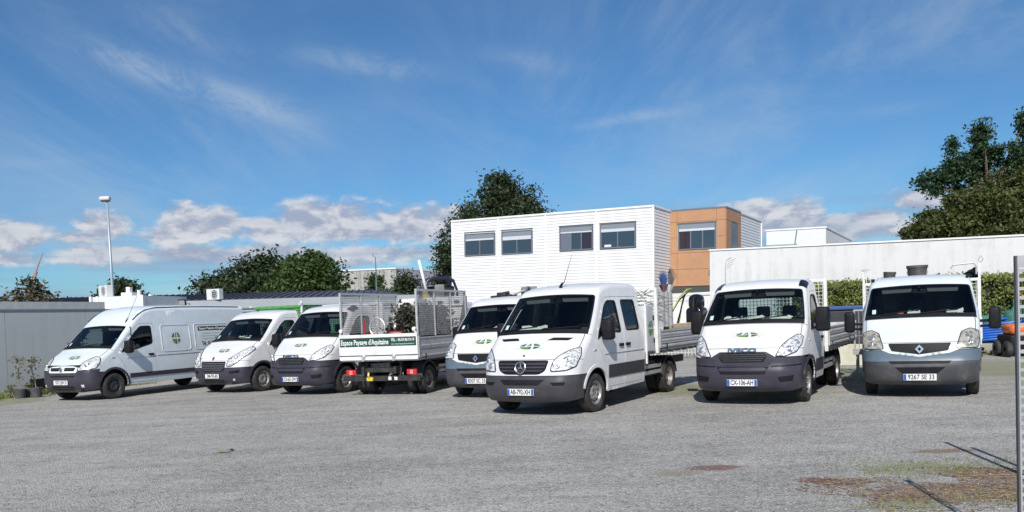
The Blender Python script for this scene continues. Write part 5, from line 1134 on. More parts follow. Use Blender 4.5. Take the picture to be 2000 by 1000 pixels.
mb = MB(); mb.box((.035, 1.2, 4.85), (.05, 1.6, 5.35)); mb.box((.035, 2.6, 4.35), (.05, 5.2, 4.47)); mb.build('name_mark', principled('dark_green_letters', (.02, .08, .07), .6), wh)
lo = empty('low_annexe', mat=bmat(-4.9, 62, -.45)); tag(lo, 'low grey annexe with an orange-red roof edge right of the warehouse', 'building')
mb = MB(); mb.box((-3, 0, 0), (6, 6, 4.15)); mb.build('wall', principled('annexe_grey', (.25, .25, .28), .8, var=.1), lo); mb = MB(); mb.box((2.4, -.08, 4.15), (6.1, 6, 4.35)); mb.build('roof_edge', principled('annexe_orange', (.5, .22, .10), .7), lo)

# left boundary: precast wall, white kiosk, grey shed with seamed roof
PRECAST = streaked('grey_precast', (.41, .445, .455), (.36, .36, .345), .44, .66, .5)
cw = empty('precast_wall', mat=bmat(-13.68, 27.15, R(-28), .012)); tag(cw, 'bare grey precast concrete wall behind the potted plants', 'wall')
mb = MB(); mb.box((-.09, .006, 0), (.05, .70, 2.52)); mb.build('wall_panel', PRECAST, cw)
for k in range(5):
    mb = MB(); mb.box((-.09, -2.6 * (k + 1) + .006, 0), (.05, -2.6 * k - .006, 2.52)); mb.build('wall_panel', PRECAST, cw)
mb = MB(); mb.box((-.13, -13, 2.52), (.08, .70, 2.56)); mb.build('ledge', principled('ledge_dark', (.20, .21, .23), .8), cw)
mb = MB(); mb.box((-.10, -13, 2.56), (.06, .70, 2.78)); mb.build('coping', principled('coping_grey_green', (.40, .43, .42), .85, var=.08), cw)
ks = empty('white_kiosk', mat=bmat(-14.4, 29.0, R(-12), .012)); tag(ks, 'white flat-roofed kiosk with a brown strip under its fascia behind the panel van', 'kiosk')
KW = principled('kiosk_white', (.68, .69, .68), .6, var=.06, vscale=2)
mb = MB(); mb.box((0, .05, 0), (2.1, 2.6, 2.58)); mb.build('wall', KW, ks); mb = MB(); mb.box((.12, -.02, 2.58), (2.0, 2.6, 3.0)); mb.build('fascia', KW, ks)
mb = MB(); mb.box((.2, -.03, 2.50), (1.85, .04, 2.58)); mb.build('brown_strip', principled('brown_strip', (.10, .075, .085), .6), ks)
for x in (.0, .26, 1.98):
    mb = MB(); mb.box((x, -.04, 0), (x + .09, .045, 3.02)); mb.build('post', TRIM, ks)
mb = MB(); mb.box((1.0, .3, 3.0), (1.4, .7, 3.13)); mb.box((1.12, .4, 3.13), (1.26, .55, 3.32)); mb.box((1.55, .4, 3.0), (1.64, .5, 3.2)); mb.build('roof_vent', TRIM, ks)
sh = empty('grey_shed', mat=bmat(-12.3, 30.6, R(2), .012)); tag(sh, 'long grey shed with a dark seamed roof behind the parked trucks', 'building')
mb = MB(); mb.box((-.0, 0, 0), (9.3, .2, 2.50)); mb.box((0, -.02, 2.50), (9.3, .18, 2.80)); mb.build('wall', principled('shed_grey', (.33, .36, .38), .75, var=.07, vscale=.8), sh)
mb = MB(); mb.box((0, -.05, 2.46), (9.3, -.022, 2.50)); mb.box((0, -.035, 2.34), (9.3, -.004, 2.37)); mb.build('ledge', principled('ledge_dark', (.20, .21, .23), .8), sh)
ROOFM = principled('purple_brown_roof', (.075, .065, .085), .5, var=.1)
mb = MB(); mb.add([(-6.5, .2, 2.82), (8.5, .2, 2.82), (6.8, 4.0, 3.17), (-6.5, 4.0, 3.17)], [(0, 1, 2, 3)]); mb.add([(-6.5, .2, 2.7), (8.5, .2, 2.7), (8.5, .2, 2.82), (-6.5, .2, 2.82)], [(0, 1, 2, 3)]); ro = mb.build('roof', ROOFM, sh)
for k in range(54):
    x = -6.4 + k * .27; mb = MB(); mb.bar((x, .19, 2.84), (x * .96 - .05, 4.0, 3.19), .03, .04); mb.build('roof_seam', ROOFM, ro)
def ac_unit(x, y, z, rz, lab):
    e = empty('air_conditioner', (x, y, z), rz, lab, 'air conditioner', 'air conditioners on the roofs'); e.scale = (.70, .70, .92)
    
    mb = MB(); rounded_box(mb, (-.40, -.16, 0), (.40, .16, .42), .015); mb.build('casing', KW, e)
    mb = MB(); mb.lathe([(-.17, .17), (-.165, .165), (-.165, 0)], 20, 'y', (.10, 0, .21)); mb.build('fan_opening', BLACK, e)
    mb = MB(); wires(mb, (-.12, -.185, .02), (1, 0, 0), (0, 0, 1), .46, .38, .075, .075, .005); mb.build('fan_guard', KW, e)
ac_unit(-13.95, 29.3, 3.005, R(-38), 'beige air conditioner with a black grid on the white kiosk roof'); ac_unit(-10.68, 30.72, 2.80, R(-20), 'small beige air conditioner on top of the grey shed wall')

# ------------------------------------------------------------------ vegetation
def leaf_cloud(centers, sig, per, size, rngl, up=0.2, front=0.0):
    """leaf quads gathered round clump centres"""
    n = len(centers) * per; c = np.repeat(centers, per, 0); sg = np.repeat(np.asarray(sig, float).reshape(-1, 1) * np.ones((len(centers), 1)), per, 0)
    p = c + rngl.normal(0, 1, (n, 3)) * sg * np.array([1, 1, .75])
    nn = rngl.normal(0, 1, (n, 3)); nn[:, 2] = np.abs(nn[:, 2]) + up; nn[:, 1] -= front; nn /= np.linalg.norm(nn, axis=1)[:, None]
    a = np.cross(nn, rngl.normal(0, 1, (n, 3))); a /= np.linalg.norm(a, axis=1)[:, None] + 1e-9; b = np.cross(nn, a)
    s = rngl.uniform(size[0], size[1], n)[:, None]
    V = np.stack([p - a * s, p + b * s * .5 + nn * s * .12, p + a * s, p - b * s * .5 + nn * s * .12], 1).reshape(-1, 3)
    return V, n
def quad_mesh(name, V, n, mat, parent):
    me = bpy.data.meshes.new(name); me.vertices.add(4 * n); me.vertices.foreach_set('co', V.astype(np.float32).ravel()); me.loops.add(4 * n); me.loops.foreach_set('vertex_index', np.arange(4 * n, dtype=np.int32))
    me.polygons.add(n); me.polygons.foreach_set('loop_start', np.arange(0, 4 * n, 4, dtype=np.int32)); me.update(calc_edges=True); me.materials.append(mat)
    o = bpy.data.objects.new(name, me); COL.objects.link(o); o.parent = parent; return o
BARK = principled('bark', (.09, .07, .055), .9, var=.3, vscale=9, bump=(12, .5))
def tree(name, label, base, blobs, mat, clumps, per, leaf, seed, trunk=.25, group=None, sig=.45, shell=.55, limbs=9, cat='tree'):
    """trunk, limbs and a crown of leaf clumps; blobs are (dx, dy, z, rx, ry, rz, share)"""
    g = np.random.default_rng(seed); t = empty(name, base, 0, label, cat, group); tot = sum(b[6] for b in blobs); C = []
    for (dx, dy, z, rx, ry, rz, sh_) in blobs:
        k = max(3, int(clumps * sh_ / tot)); d = g.normal(0, 1, (k, 3)); d /= np.linalg.norm(d, axis=1)[:, None]; r = shell + (1 - shell) * g.uniform(0, 1, k); r *= g.uniform(.85, 1.12, k)
        C.append(np.array([dx, dy, z]) + d * np.array([rx, ry, rz]) * r[:, None])
    C = np.concatenate(C); V, n = leaf_cloud(C, g.uniform(.55, 1.2, len(C)) * sig, per, leaf, g); quad_mesh('crown', V, n, mat, t)
    zt = min(b[2] for b in blobs); mb = MB(); top = max(blobs, key=lambda b: b[6])[2] + max(blobs, key=lambda b: b[6])[5] * .3; mb.tube([(0, 0, -.1), (.05, .0, zt * .6), (.0, .05, zt), (.05, 0, top)], [trunk * 1.25, trunk, trunk * .8, trunk * .2], 9)
    for q in C[g.choice(len(C), min(limbs, len(C)), replace=False)]:
        z0 = min(q[2] - .3, zt * .8 + g.uniform(0, .5) * (top - zt)); m_ = np.array([q[0] * .5, q[1] * .5, (z0 + q[2]) / 2 + .2]); mb.tube([(0, 0, max(.3, z0 - .6)), tuple(m_), tuple(q)], [trunk * .5, trunk * .28, trunk * .08], 6)
    mb.build('trunk', BARK, t, smooth=True); return t
DARKLEAF = leaf_mat('dark_leaf', (.018, .030, .016), (.072, .098, .042), .22); MIDLEAF = leaf_mat('mid_leaf', (.030, .060, .018), (.105, .155, .045), .3)
OLIVE = leaf_mat('olive_needle', (.034, .046, .014), (.125, .145, .045), .2); HEDGE = leaf_mat('hedge_leaf', (.06, .092, .02), (.29, .32, .10), .25); DEEP = leaf_mat('deep_green_leaf', (.018, .042, .020), (.070, .125, .055), .3)
TR = 'trees beyond the yard'
tree('oak_tree', 'tall dark tree rising behind the white office block', (-.8, 60, 0), [(0.3, 0, 7.6, 3.6, 3.0, 3.6, 5), (-2.6, .3, 6.2, 1.6, 1.6, 2.6, 1.6), (-3.1, .3, 4.2, 1.1, 1.2, 2.2, 1), (1.8, 0, 8.2, 2.2, 2, 1.8, 1.4), (.4, 0, 10.6, 1.1, 1, 1.4, .9), (-3.4, 0, 2.6, 1.0, 1, 1.6, .6), (2.2, 0, 9.6, .6, .6, .9, .3)], DARKLEAF, 460, 80, (.08, .17), 11, .35, TR, .42)
tree('round_tree', 'wide dark tree above the grey shed roof, left of the brighter tree', (-16.4, 55, 0), [(0, 0, 4.2, 3.6, 2.5, 1.9, 4), (-2.2, 0, 3.8, 2.2, 1.5, 1.2, 1.5), (1.2, 0, 5.0, 1.9, 1.4, 1.35, 1.4)], DARKLEAF, 330, 55, (.10, .19), 12, .25, TR, .40)
tree('round_tree', 'brighter green round tree beside the wide dark tree', (-11.3, 48, 0), [(0, 0, 4.1, 1.75, 1.6, 1.6, 4), (-.6, 0, 3.6, 1.7, 1.4, 1.0, 1.5), (1.1, 0, 3.3, 1.1, 1.1, .8, 1), (.2, 0, 5.3, .7, .7, .6, .5)], MIDLEAF, 260, 60, (.09, .18), 13, .2, TR, .33)
tree('round_tree', 'dark tree behind the tall lamp post', (-27.5, 60, 0), [(0, 0, 4.0, 1.5, 1.4, 1.4, 3), (-1.0, 0, 3.7, 1.3, 1, .9, 1), (1.1, 0, 3.6, 1.1, 1, .9, 1)], DARKLEAF, 150, 50, (.10, .18), 14, .2, TR, .3)
tree('small_tree', 'small far tree left of the air conditioner on the kiosk', (-41.5, 80, 0), [(0, 0, 4.3, .9, .8, .8, 2), (-1.0, 0, 3.9, .7, .6, .5, 1)], MIDLEAF, 50, 40, (.12, .22), 15, .15, TR, .25)
tree('small_tree', 'thin dead-looking scrub poking over the precast wall', (-17.0, 30.0, 0), [(0, 0, 3.35, .55, .5, .42, 1), (-.8, .2, 3.1, .5, .4, .25, .6), (.6, 0, 3.0, .5, .4, .2, .5)], leaf_mat('scrub_leaf', (.05, .05, .035), (.13, .12, .07), .1), 46, 22, (.05, .12), 16, .06, None, .16, limbs=26)
tree('small_tree', 'young leafy tree before the window of the concrete warehouse', (-8.2, 52, 0), [(0, 0, 3.7, .55, .5, .9, 1)], MIDLEAF, 45, 36, (.07, .14), 17, .08, TR, .22)
tree('small_tree', 'dark shrubby tree at the corner of the concrete warehouse', (-6.4, 50, 0), [(0, 0, 3.0, 1.1, .9, .9, 2), (.3, 0, 3.9, .5, .5, .7, .8), (-1.0, 0, 2.6, .7, .6, .5, .6)], DARKLEAF, 120, 40, (.07, .14), 18, .1, TR, .25)
tree('cedar_tree', 'broad olive cedar spreading over the coping of the long white building', (27.5, 45, 0), [(-.5, 0, 5.4, 5.0, 3.2, 1.5, 4), (-4.4, 0, 5.3, 2.5, 1.8, .8, 1.6), (1.4, 0, 7.1, 3.6, 2.8, 1.5, 2.6), (-2.6, -.2, 6.6, 1.9, 1.4, .75, 1.0), (-4.6, -.2, 6.1, 1.0, .9, .35, .35), (3.4, 0, 6, 3.5, 3, 2.4, 2)], OLIVE, 800, 85, (.07, .14), 19, .4, TR, .30, .35)
tree('oak_tree', 'tall loose-crowned tree rising through the top of the cedar', (27.2, 48, 0), [(-3.0, 0, 8.35, 1.0, 1.0, .85, 1.2), (-1.7, 0, 8.9, 1.1, 1.0, 1.1, 1.6), (-1.9, 0, 10.2, .35, .35, .7, .3), (-.2, 0, 9.6, 1.4, 1.2, 1.3, 2.4), (-.3, 0, 11.0, .8, .7, .6, .6), (1.7, 0, 9.1, 1.3, 1.2, 1.5, 2), (2.1, 0, 11.3, .55, .5, 1.0, .7), (3.6, 0, 9.4, 1.6, 1.5, 2.2, 2), (0, 0, 7.6, 2.6, 1.5, .9, 1.6)], DEEP, 330, 50, (.07, .15), 20, .32, TR, .21, .25, limbs=60)
# hedge: a clipped leafy block in front of the long building
hg = empty('clipped_hedge', mat=bmat(9.9, 31.0, BYAW, .01)); tag(hg, 'clipped yellow-green hedge in front of the long white building', 'hedge')
gH = np.random.default_rng(31); n = 2600; fx = gH.uniform(0, 15, n); face = gH.uniform(0, 1, n); C = np.where(face[:, None] < .72, np.stack([fx, gH.normal(0, .05, n), gH.uniform(.1, 2.42, n)], -1), np.stack([fx, gH.uniform(0, .9, n), 2.42 + gH.normal(0, .05, n)], -1))
V, k = leaf_cloud(C, .085, 22, (.035, .07), gH, 0.3, 0.9); quad_mesh('foliage', V, k, HEDGE, hg)
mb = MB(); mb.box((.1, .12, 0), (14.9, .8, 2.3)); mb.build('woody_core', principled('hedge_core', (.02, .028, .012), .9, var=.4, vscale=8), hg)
# curb under the hedge
mb = MB(); cu = bmat(10.6, 28.3, BYAW, .0); mb.box((0, 0, 0), (12, .9, .30), 0, .02); o = mb.build('concrete_curb', principled('curb_concrete', (.36, .345, .31), .9, var=.15, vscale=3, dirt=((.16, .14, .1), .5, 3))); o.matrix_world = cu; tag(o, 'low concrete curb under the blue hoses', 'curb')
# ------------------------------------------------------------------ street furniture and yard clutter
def frame_on(v, m4): return v.matrix_basis @ m4
def vworld(v, x, y, z): return v.matrix_basis @ Vector((x, y, z))
bpy.context.view_layer.update()
lp = empty('lamp_post', (-18.72, 40, 0), 0, 'tall thin grey lamp post standing behind the kiosk', 'lamp post')
mb = MB(); mb.tube([(0, 0, 0), (0, 0, 4), (0, 0, 8.0)], [.085, .07, .045], 10); mb.build('pole', principled('lamp_post_grey', (.38, .43, .46), .45, .3), lp, smooth=True)
mb = MB(); rounded_box(mb, (-.32, -.14, 7.98), (.16, .14, 8.17), .06); hd = mb.build('lamp_head', principled('lamp_head_pale', (.62, .60, .60), .4), lp, smooth=True)
mb = MB(); rounded_box(mb, (-.26, -.11, 7.93), (.12, .11, 7.985), .02); mb.build('lamp_glass', principled('lamp_lens_dark', (.08, .05, .07), .2), hd)
mb = MB(); mb.tube([(0, 0, 0), (0, 0, 3.6), (.02, 0, 5.2)], [.05, .04, .025], 8); mb.tube([(.02, 0, 5.2), (-.1, 0, 5.26), (-.12, 0, 5.40)], .02, 6); o = mb.build('signal_mast', FRAME); o.location = (-7.05, 45, 0); tag(o, 'thin dark mast in front of the concrete warehouse', 'mast')
mb = MB(); mb.tube([tuple(at(58, 556, 70)), tuple(at(68, 534, 70)), tuple(at(84, 492, 70))], [.14, .10, .03], 6); mb.tube([tuple(at(70, 530, 70)), tuple(at(65, 545, 70))], .16, 6); mb.tube([tuple(at(58, 556, 70)), (at(58, 556, 70).x, 70, 0)], .14, 6); o = mb.build('crane_jib', principled('crane_rust', (.34, .27, .26), .6, var=.2)); tag(o, 'slim far-off crane jib leaning above the precast wall', 'crane')

# slotted post at the frame's edge and the gate it belongs to, mostly out of view
sp_ = empty('slotted_post', (3.385, 5.62, 0), R(-10), 'grey slotted steel post at the right edge of the picture', 'post')
mb = MB(); mb.box((-.022, -.003, 0), (-.010, .03, 2.0)); mb.build('flange', principled('post_dark_steel', (.10, .105, .115), .5, .4, var=.15), sp_)
mb = MB(); mb.box((-.010, -.003, 0), (.0, .0, 2.0)); mb.box((.034, -.003, 0), (.042, .0, 2.0)); mb.box((.0, -.003, 1.92), (.034, .0, 2.0))
for k in range(32): mb.box((.0, -.003, .03 + k * .06), (.034, .0, .03 + k * .06 + .022))
mb.build('slotted_web', principled('post_light_steel', (.42, .42, .42), .5, .4, var=.12), sp_)
gt = empty('site_gate', (4.87, 7.95, 0), 0, 'steel gate standing just beyond the slotted post, throwing thin shadows', 'gate')
for (x, y, h_) in ((0, 0, 1.80), (.10, -.35, 1.72), (-.55, -2.2, 1.45)):
    mb = MB(); mb.bar((x, y, 0), (x, y, h_), .045); mb.build('gate_post', GALV, gt)
mb = MB(); mb.bar((.30, -.6, .5), (1.6, -.6, .5), .04); mb.bar((.30, -.6, 1.2), (1.6, -.6, 1.2), .04); mb.bar((.3, -.6, 0), (.3, -.6, 1.2), .045); mb.build('gate_leaf', GALV, gt)

# potted plants and crates by the precast wall
POT = principled('pot_grey_black', (.07, .072, .075), .7, var=.2, vscale=8)
def pot(px, py, d, h_, lab, stalk):
    p = gnd(px, py); e = empty('potted_plant', tuple(p), random.uniform(0, 6), lab, 'potted plant', 'potted plants by the precast wall')
    mb = MB(); mb.lathe([(0, 0), (0, d * .38), (h_, d * .5), (h_, d * .46), (h_ * .9, d * .44), (h_ * .9, 0)], 18, 'z'); mb.build('pot', POT, e, angle=40)
    if stalk:
        mb = MB(); g = np.random.default_rng(int(px)); pts = [(0, 0, h_ * .9)]
        for k in range(1, 6): pts.append((pts[-1][0] + g.normal(0, .03), pts[-1][1] + g.normal(0, .03), h_ * .9 + stalk * k / 5))
        mb.tube(pts, [.016, .013, .011, .009, .007, .004], 6); mb.build('stem', principled('dry_stem', (.22, .19, .16), .9, var=.2), e)
        C = np.array([q for q in pts[2:]] + [pts[-1]] * 2); V, n = leaf_cloud(C, .07, 16, (.03, .07), g); quad_mesh('leaves', V, n, leaf_mat('withered_leaf', (.12, .10, .07), (.26, .25, .17), .2), e)
    else:
        g = np.random.default_rng(int(px)); V, n = leaf_cloud(np.array([(0, 0, h_ + .05), (.06, .03, h_ + .09)]), .06, 26, (.03, .06), g); quad_mesh('leaves', V, n, leaf_mat('pot_leaf', (.07, .09, .03), (.24, .22, .08), .2), e)
pot(40, 778, .34, .26, 'grey pot with a tall withered stem nearest the wall end', .85); pot(56, 776, .26, .24, 'small pot with low leaves between the two stemmed pots', 0)
pot(72, 776, .34, .28, 'grey pot with a tall dry stem beside the panel van', .80); pot(22, 776, .36, .20, 'wide low black pot at the end of the row of pots', 0)
def crate(px, py, w, d, h_, rz, lab):
    p = gnd(px, py); e = empty('planter_crate', tuple(p), rz, lab, 'crate', 'black crates by the precast wall'); mb = MB(); t = .02
    mb.box((-w / 2, -d / 2, .0), (w / 2, d / 2, .03)); mb.build('crate_floor', BLACK, e)
    for (lo, hi) in (((-w / 2, -d / 2, .03), (w / 2, -d / 2 + t, h_)), ((-w / 2, d / 2 - t, .03), (w / 2, d / 2, h_)), ((-w / 2, -d / 2 + t, .03), (-w / 2 + t, d / 2 - t, h_)), ((w / 2 - t, -d / 2 + t, .03), (w / 2, d / 2 - t, h_))):
        mb = MB(); mb.box(lo, hi); mb.build('crate_side', BLACK, e)
crate(34, 771, .55, .4, .42, R(-25), 'black plastic crate against the wall behind the stemmed pots'); crate(68, 769, .60, .4, .46, R(-30), 'taller black crate nearer the panel van')

# flood lights and camera on the kiosk and shed
def flood(px, py, Y, yaw, lab, tilt=-25):
    p = at(px, py, Y); e = empty('flood_light', tuple(p), R(yaw), lab, 'flood light', 'flood lights'); mb = MB(); mb.box((-.15, -.03, -.11), (.15, .03, .11), 0, .01); h_ = mb.build('housing', BLACK, e); h_.rotation_euler = (R(tilt), 0, 0)
    mb = MB(); mb.box((-.12, -.036, -.08), (.12, -.031, .08)); mb.build('lamp_glass', principled('flood_glass', (.32, .33, .34), .2), h_)
    mb = MB(); mb.bar((0, .02, 0), (.0, .45, -.03), .03); mb.build('bracket', GALV, e)
flood(186, 600, 28.75, 20, 'flood light on the post of the white kiosk'); flood(356, 591, 30.2, -15, 'flood light on the grey shed wall above the panel van roof', 10)
p = at(295, 578, 29.9); e = empty('security_camera', tuple(p), R(-80), 'white security camera on the corner of the grey shed', 'camera'); mb = MB(); mb.tube([(-.18, 0, 0), (.18, 0, 0)], .055, 12); mb.build('camera_body', TRIM, e); mb = MB(); mb.tube([(-.20, 0, 0), (-.181, 0, 0)], .057, 12); mb.build('lens', BLACKGLOSS, e); mb = MB(); mb.bar((.1, 0, -.03), (.1, .0, -.22), .04); mb.bar((.1, 0, -.22), (.1, -.7, -.22), .04); mb.build('bracket', TRIM, e)

# green cage container on the second truck
def on(v, x, y, z, rz=0): return v.matrix_basis @ Matrix.Translation((x, y, z)) @ Matrix.Rotation(rz, 4, 'Z')
gc = empty('green_container', mat=on(v2, 0, 3.1, .15)); tag(gc, 'bright green meshed container with a white rail on the truck beside the panel van', 'container')
NETG = principled('bright_green', (.075, .31, .075), .5, var=.2)
mb = MB()
for (a, b) in (((-.95, -1.4, 1.32), (.95, -1.4, 1.32)), ((-.95, 1.4, 1.32), (.95, 1.4, 1.32)), ((-.95, -1.4, 2.15), (.95, -1.4, 2.15)), ((-.95, 1.4, 2.15), (.95, 1.4, 2.15)), ((-.95, -1.4, 2.15), (-.95, 1.4, 2.15)), ((.95, -1.4, 2.15), (.95, 1.4, 2.15)), ((-.95, -1.4, 1.32), (-.95, -1.4, 2.15)), ((.95, -1.4, 1.32), (.95, -1.4, 2.15)), ((-.95, 1.4, 1.32), (-.95, 1.4, 2.15)), ((.95, 1.4, 1.32), (.95, 1.4, 2.15))): mb.bar(a, b, .07)
mb.box((-.93, -1.38, .70), (.93, 1.38, 1.30)); mb.build('container_frame', NETG, gc)
for (o_, eu, lu) in (((-.95, -1.4, 1.33), (1, 0, 0), 1.9), ((.95, -1.4, 1.33), (0, 1, 0), 2.8), ((-.95, -1.4, 1.33), (0, 1, 0), 2.8)):
    mb = MB(); wires(mb, o_, eu, (0, 0, 1), lu, .8, .06, .06, .009); mb.build('net_panel', NETG, gc)
mb = MB(); mb.bar((.98, -1.6, 2.20), (.98, 2.0, 2.20), .05); mb.bar((-.98, -1.6, 2.20), (-.98, 2.0, 2.20), .05)
for y in (-1.5, .2, 1.9): mb.bar((.98, y, 1.3), (.98, y, 2.30), .05)
mb.build('white_rail', BED_WHITE, gc)

# load of the tipper
def heap(name, lab, cat, v, c, r, mat, seed, kind=None, n=16):
    """lumpy heap"""
    g = np.random.default_rng(seed); mb = MB(); V = []; ph = g.uniform(0, 6, 6)
    for i in range(n + 1):
        th = (math.pi / 2) * i / n
        for j in range(2 * n):
            a = math.pi * j / n; k = 1 + .16 * math.sin(3 * a + ph[0]) * math.sin(2 * th + ph[1]) + .10 * math.sin(5 * a + ph[2] + 3 * th) + .06 * g.normal()
            V.append((r[0] * math.cos(a) * math.cos(th) * k, r[1] * math.sin(a) * math.cos(th) * k, r[2] * math.sin(th) * k))
    mb.add(V, [(i * 2 * n + j, i * 2 * n + (j + 1) % (2 * n), (i + 1) * 2 * n + (j + 1) % (2 * n), (i + 1) * 2 * n + j) for i in range(n) for j in range(2 * n)])
    o = mb.build(name, mat, None, smooth=True); o.matrix_world = on(v, *c) if v is not None else Matrix.Translation(c); tag(o, lab, cat, kind=kind); return o
TARP = principled('grey_tarpaulin', (.30, .31, .31), .55, var=.2, vscale=4, bump=(5, .8)); CUT = principled('dark_cuttings', (.035, .035, .03), .9, var=.5, vscale=12, bump=(18, 1.0))
heap('tarpaulin', 'crumpled grey tarpaulin over the load in the caged tipper', 'tarpaulin', v8, (-.15, 2.35, .90), (.5, .6, 1.12), TARP, 41)
ch = empty('cuttings_heap', mat=on(v8, -.35, 3.55, .9)); tag(ch, 'dark heap of garden cuttings in the caged tipper', 'cuttings', kind='stuff'); g = np.random.default_rng(42)
C = np.stack([np.clip(g.normal(-.05, .3, 560), -.36, .6), np.clip(g.normal(-.5, .6, 560), -1.5, .4), np.clip(np.abs(g.normal(.4, .42, 560)), .16, 1.1)], -1); V, n = leaf_cloud(C, .10, 22, (.03, .09), g); hp_ = heap('dark_core', None, None, None, (0, 0, 0), (.46, 1.0, 1.05), CUT, 43); hp_.parent = ch; hp_.matrix_local = Matrix.Translation((-.05, -.75, .02)); quad_mesh('twigs', V, n, leaf_mat('cut_twig', (.02, .022, .016), (.14, .13, .09), .1), ch)
tl = empty('garden_tiller', mat=on(v8, -.35, 4.30, .90, R(20))); tag(tl, 'dark red garden tiller standing behind the tail board of the tipper', 'tiller'); DR = principled('dark_red_paint', (.20, .02, .025), .4, var=.15)
mb = MB(); rounded_box(mb, (-.18, -.14, .28), (.18, .14, .62), .06); mb.build('engine', DR, tl, smooth=True); mb = MB(); mb.tube([(.05, 0, .5), (-.18, .05, .85), (-.25, .05, 1.05), (-.12, .05, 1.22)], .028, 8); mb.build('handle', BLACK, tl, smooth=True); mb = MB(); mb.lathe([(-.05, .18), (.05, .18), (.05, .06), (-.05, .06), (-.05, .18)], 16, 'x', (.25, 0, .18)); mb.lathe([(-.05, .18), (.05, .18), (.05, .06), (-.05, .06), (-.05, .18)], 16, 'x', (-.25, 0, .18)); mb.build('tiller_wheel', RUBBER, tl)
mw_ = empty('hand_cart', mat=on(v8, .25, 4.2, .90, R(-8))); tag(mw_, 'red tubular hand cart with a spoked wheel in the tipper', 'cart'); REDP = principled('red_paint', (.45, .03, .03), .4)
mb = MB(); mb.bar((-.5, .1, .52), (.25, .1, .56), .03); mb.bar((-.5, -.1, .52), (.25, -.1, .56), .03); mb.bar((.25, .1, .2), (.25, .1, .9), .03); mb.bar((.25, -.1, .56), (.25, .1, .56), .03); mb.build('cart_frame', REDP, mw_); mb = MB(); ring = [(-.05 + .22 * math.cos(a), 0, .72 + .22 * math.sin(a)) for a in np.linspace(0, 2 * math.pi, 22)]; mb.tube(ring, .018, 6, cap=False)
for k in range(5): mb.bar((-.05, 0, .72), (-.05 + .21 * math.cos(k * 1.257), 0, .72 + .21 * math.sin(k * 1.257)), .012)
mb.build('cart_wheel', GALV, mw_)
mb = MB(); mb.tube([(0, 0, 0), (0, 0, 1.0)], .055, 12); mb.tube([(0, 0, 1.0), (0, 0, 1.06)], .035, 12); o = mb.build('steel_flue', ALU, None, smooth=True); o.matrix_world = on(v8, -.12, 3.9, .90); tag(o, 'upright bare aluminium tube standing in the tipper', 'tube')

# excavator and white boom beyond the tipper
ex = empty('mini_excavator', (-2.45, 30.3, 0), R(25), 'yellow mini excavator with a black roll-over hoop beyond the caged tipper', 'excavator'); YEL = principled('digger_yellow', (.62, .40, .04), .45, var=.1)
for s in (1, -1):
    mb = MB(); rounded_box(mb, (s * .75 - .2, -1.2, 0), (s * .75 + .2, 1.2, .6), .22); mb.build('track', RUBBER, ex, smooth=True)
mb = MB(); rounded_box(mb, (-.9, -.9, .7), (.9, 1.1, 1.7), .08); rounded_box(mb, (-.85, .2, 1.7), (.85, 1.1, 2.55), .1); mb.build('engine_cover', YEL, ex, smooth=True)
mb = MB(); mb.tube([(-.95, .0, 1.7), (-.95, .0, 2.75), (-.75, .0, 3.12), (-.4, 0, 3.22), (.4, 0, 3.22), (.75, 0, 3.12), (.95, 0, 2.75), (.95, 0, 1.7)], .075, 8); mb.tube([(-.95, .75, 1.7), (-.95, .75, 2.75), (-.75, .75, 3.12), (-.4, .75, 3.22), (.4, .75, 3.22), (.75, .75, 3.12), (.95, .75, 2.75), (.95, .75, 1.7)], .06, 8); mb.build('roll_over_hoop', principled('hoop_navy', (.02, .022, .045), .35), ex, smooth=True)
mb = MB(); rounded_box(mb, (-.95, .35, 2.45), (.95, 1.0, 2.95), .08); mb.build('cabin', principled('cabin_dark', (.03, .032, .034), .3), ex, smooth=True); mb = MB(); rounded_box(mb, (-.35, -.1, 2.5), (.2, .1, 3.0), .08); mb.build('seat', principled('seat_grey', (.2, .21, .2), .8), ex, smooth=True)
mb = MB(); mb.bar((-1.2, -.9, 1.4), (-1.5, -1.6, 2.75), .22, .26); mb.bar((-1.5, -1.6, 2.75), (-1.15, -2.2, 1.6), .18, .2); mb.build('digger_arm', YEL, ex); mb = MB(); rounded_box(mb, (-1.4, -2.5, 1.1), (-.9, -2.0, 1.7), .08); mb.build('digger_bucket', CHASSIS, ex)
ex.scale = (.66, .66, 1.0)
mb = MB(); mb.tube([tuple(at(834, 574, 29)), tuple(at(818, 508, 29))], .05, 8); mb.tube([tuple(at(834, 574, 29)), (at(836, 574, 29).x, 29, 0)], .05, 8); o = mb.build('white_boom', TRIM, None, smooth=True); tag(o, 'slanting white boom above the cage of the tipper', 'boom')

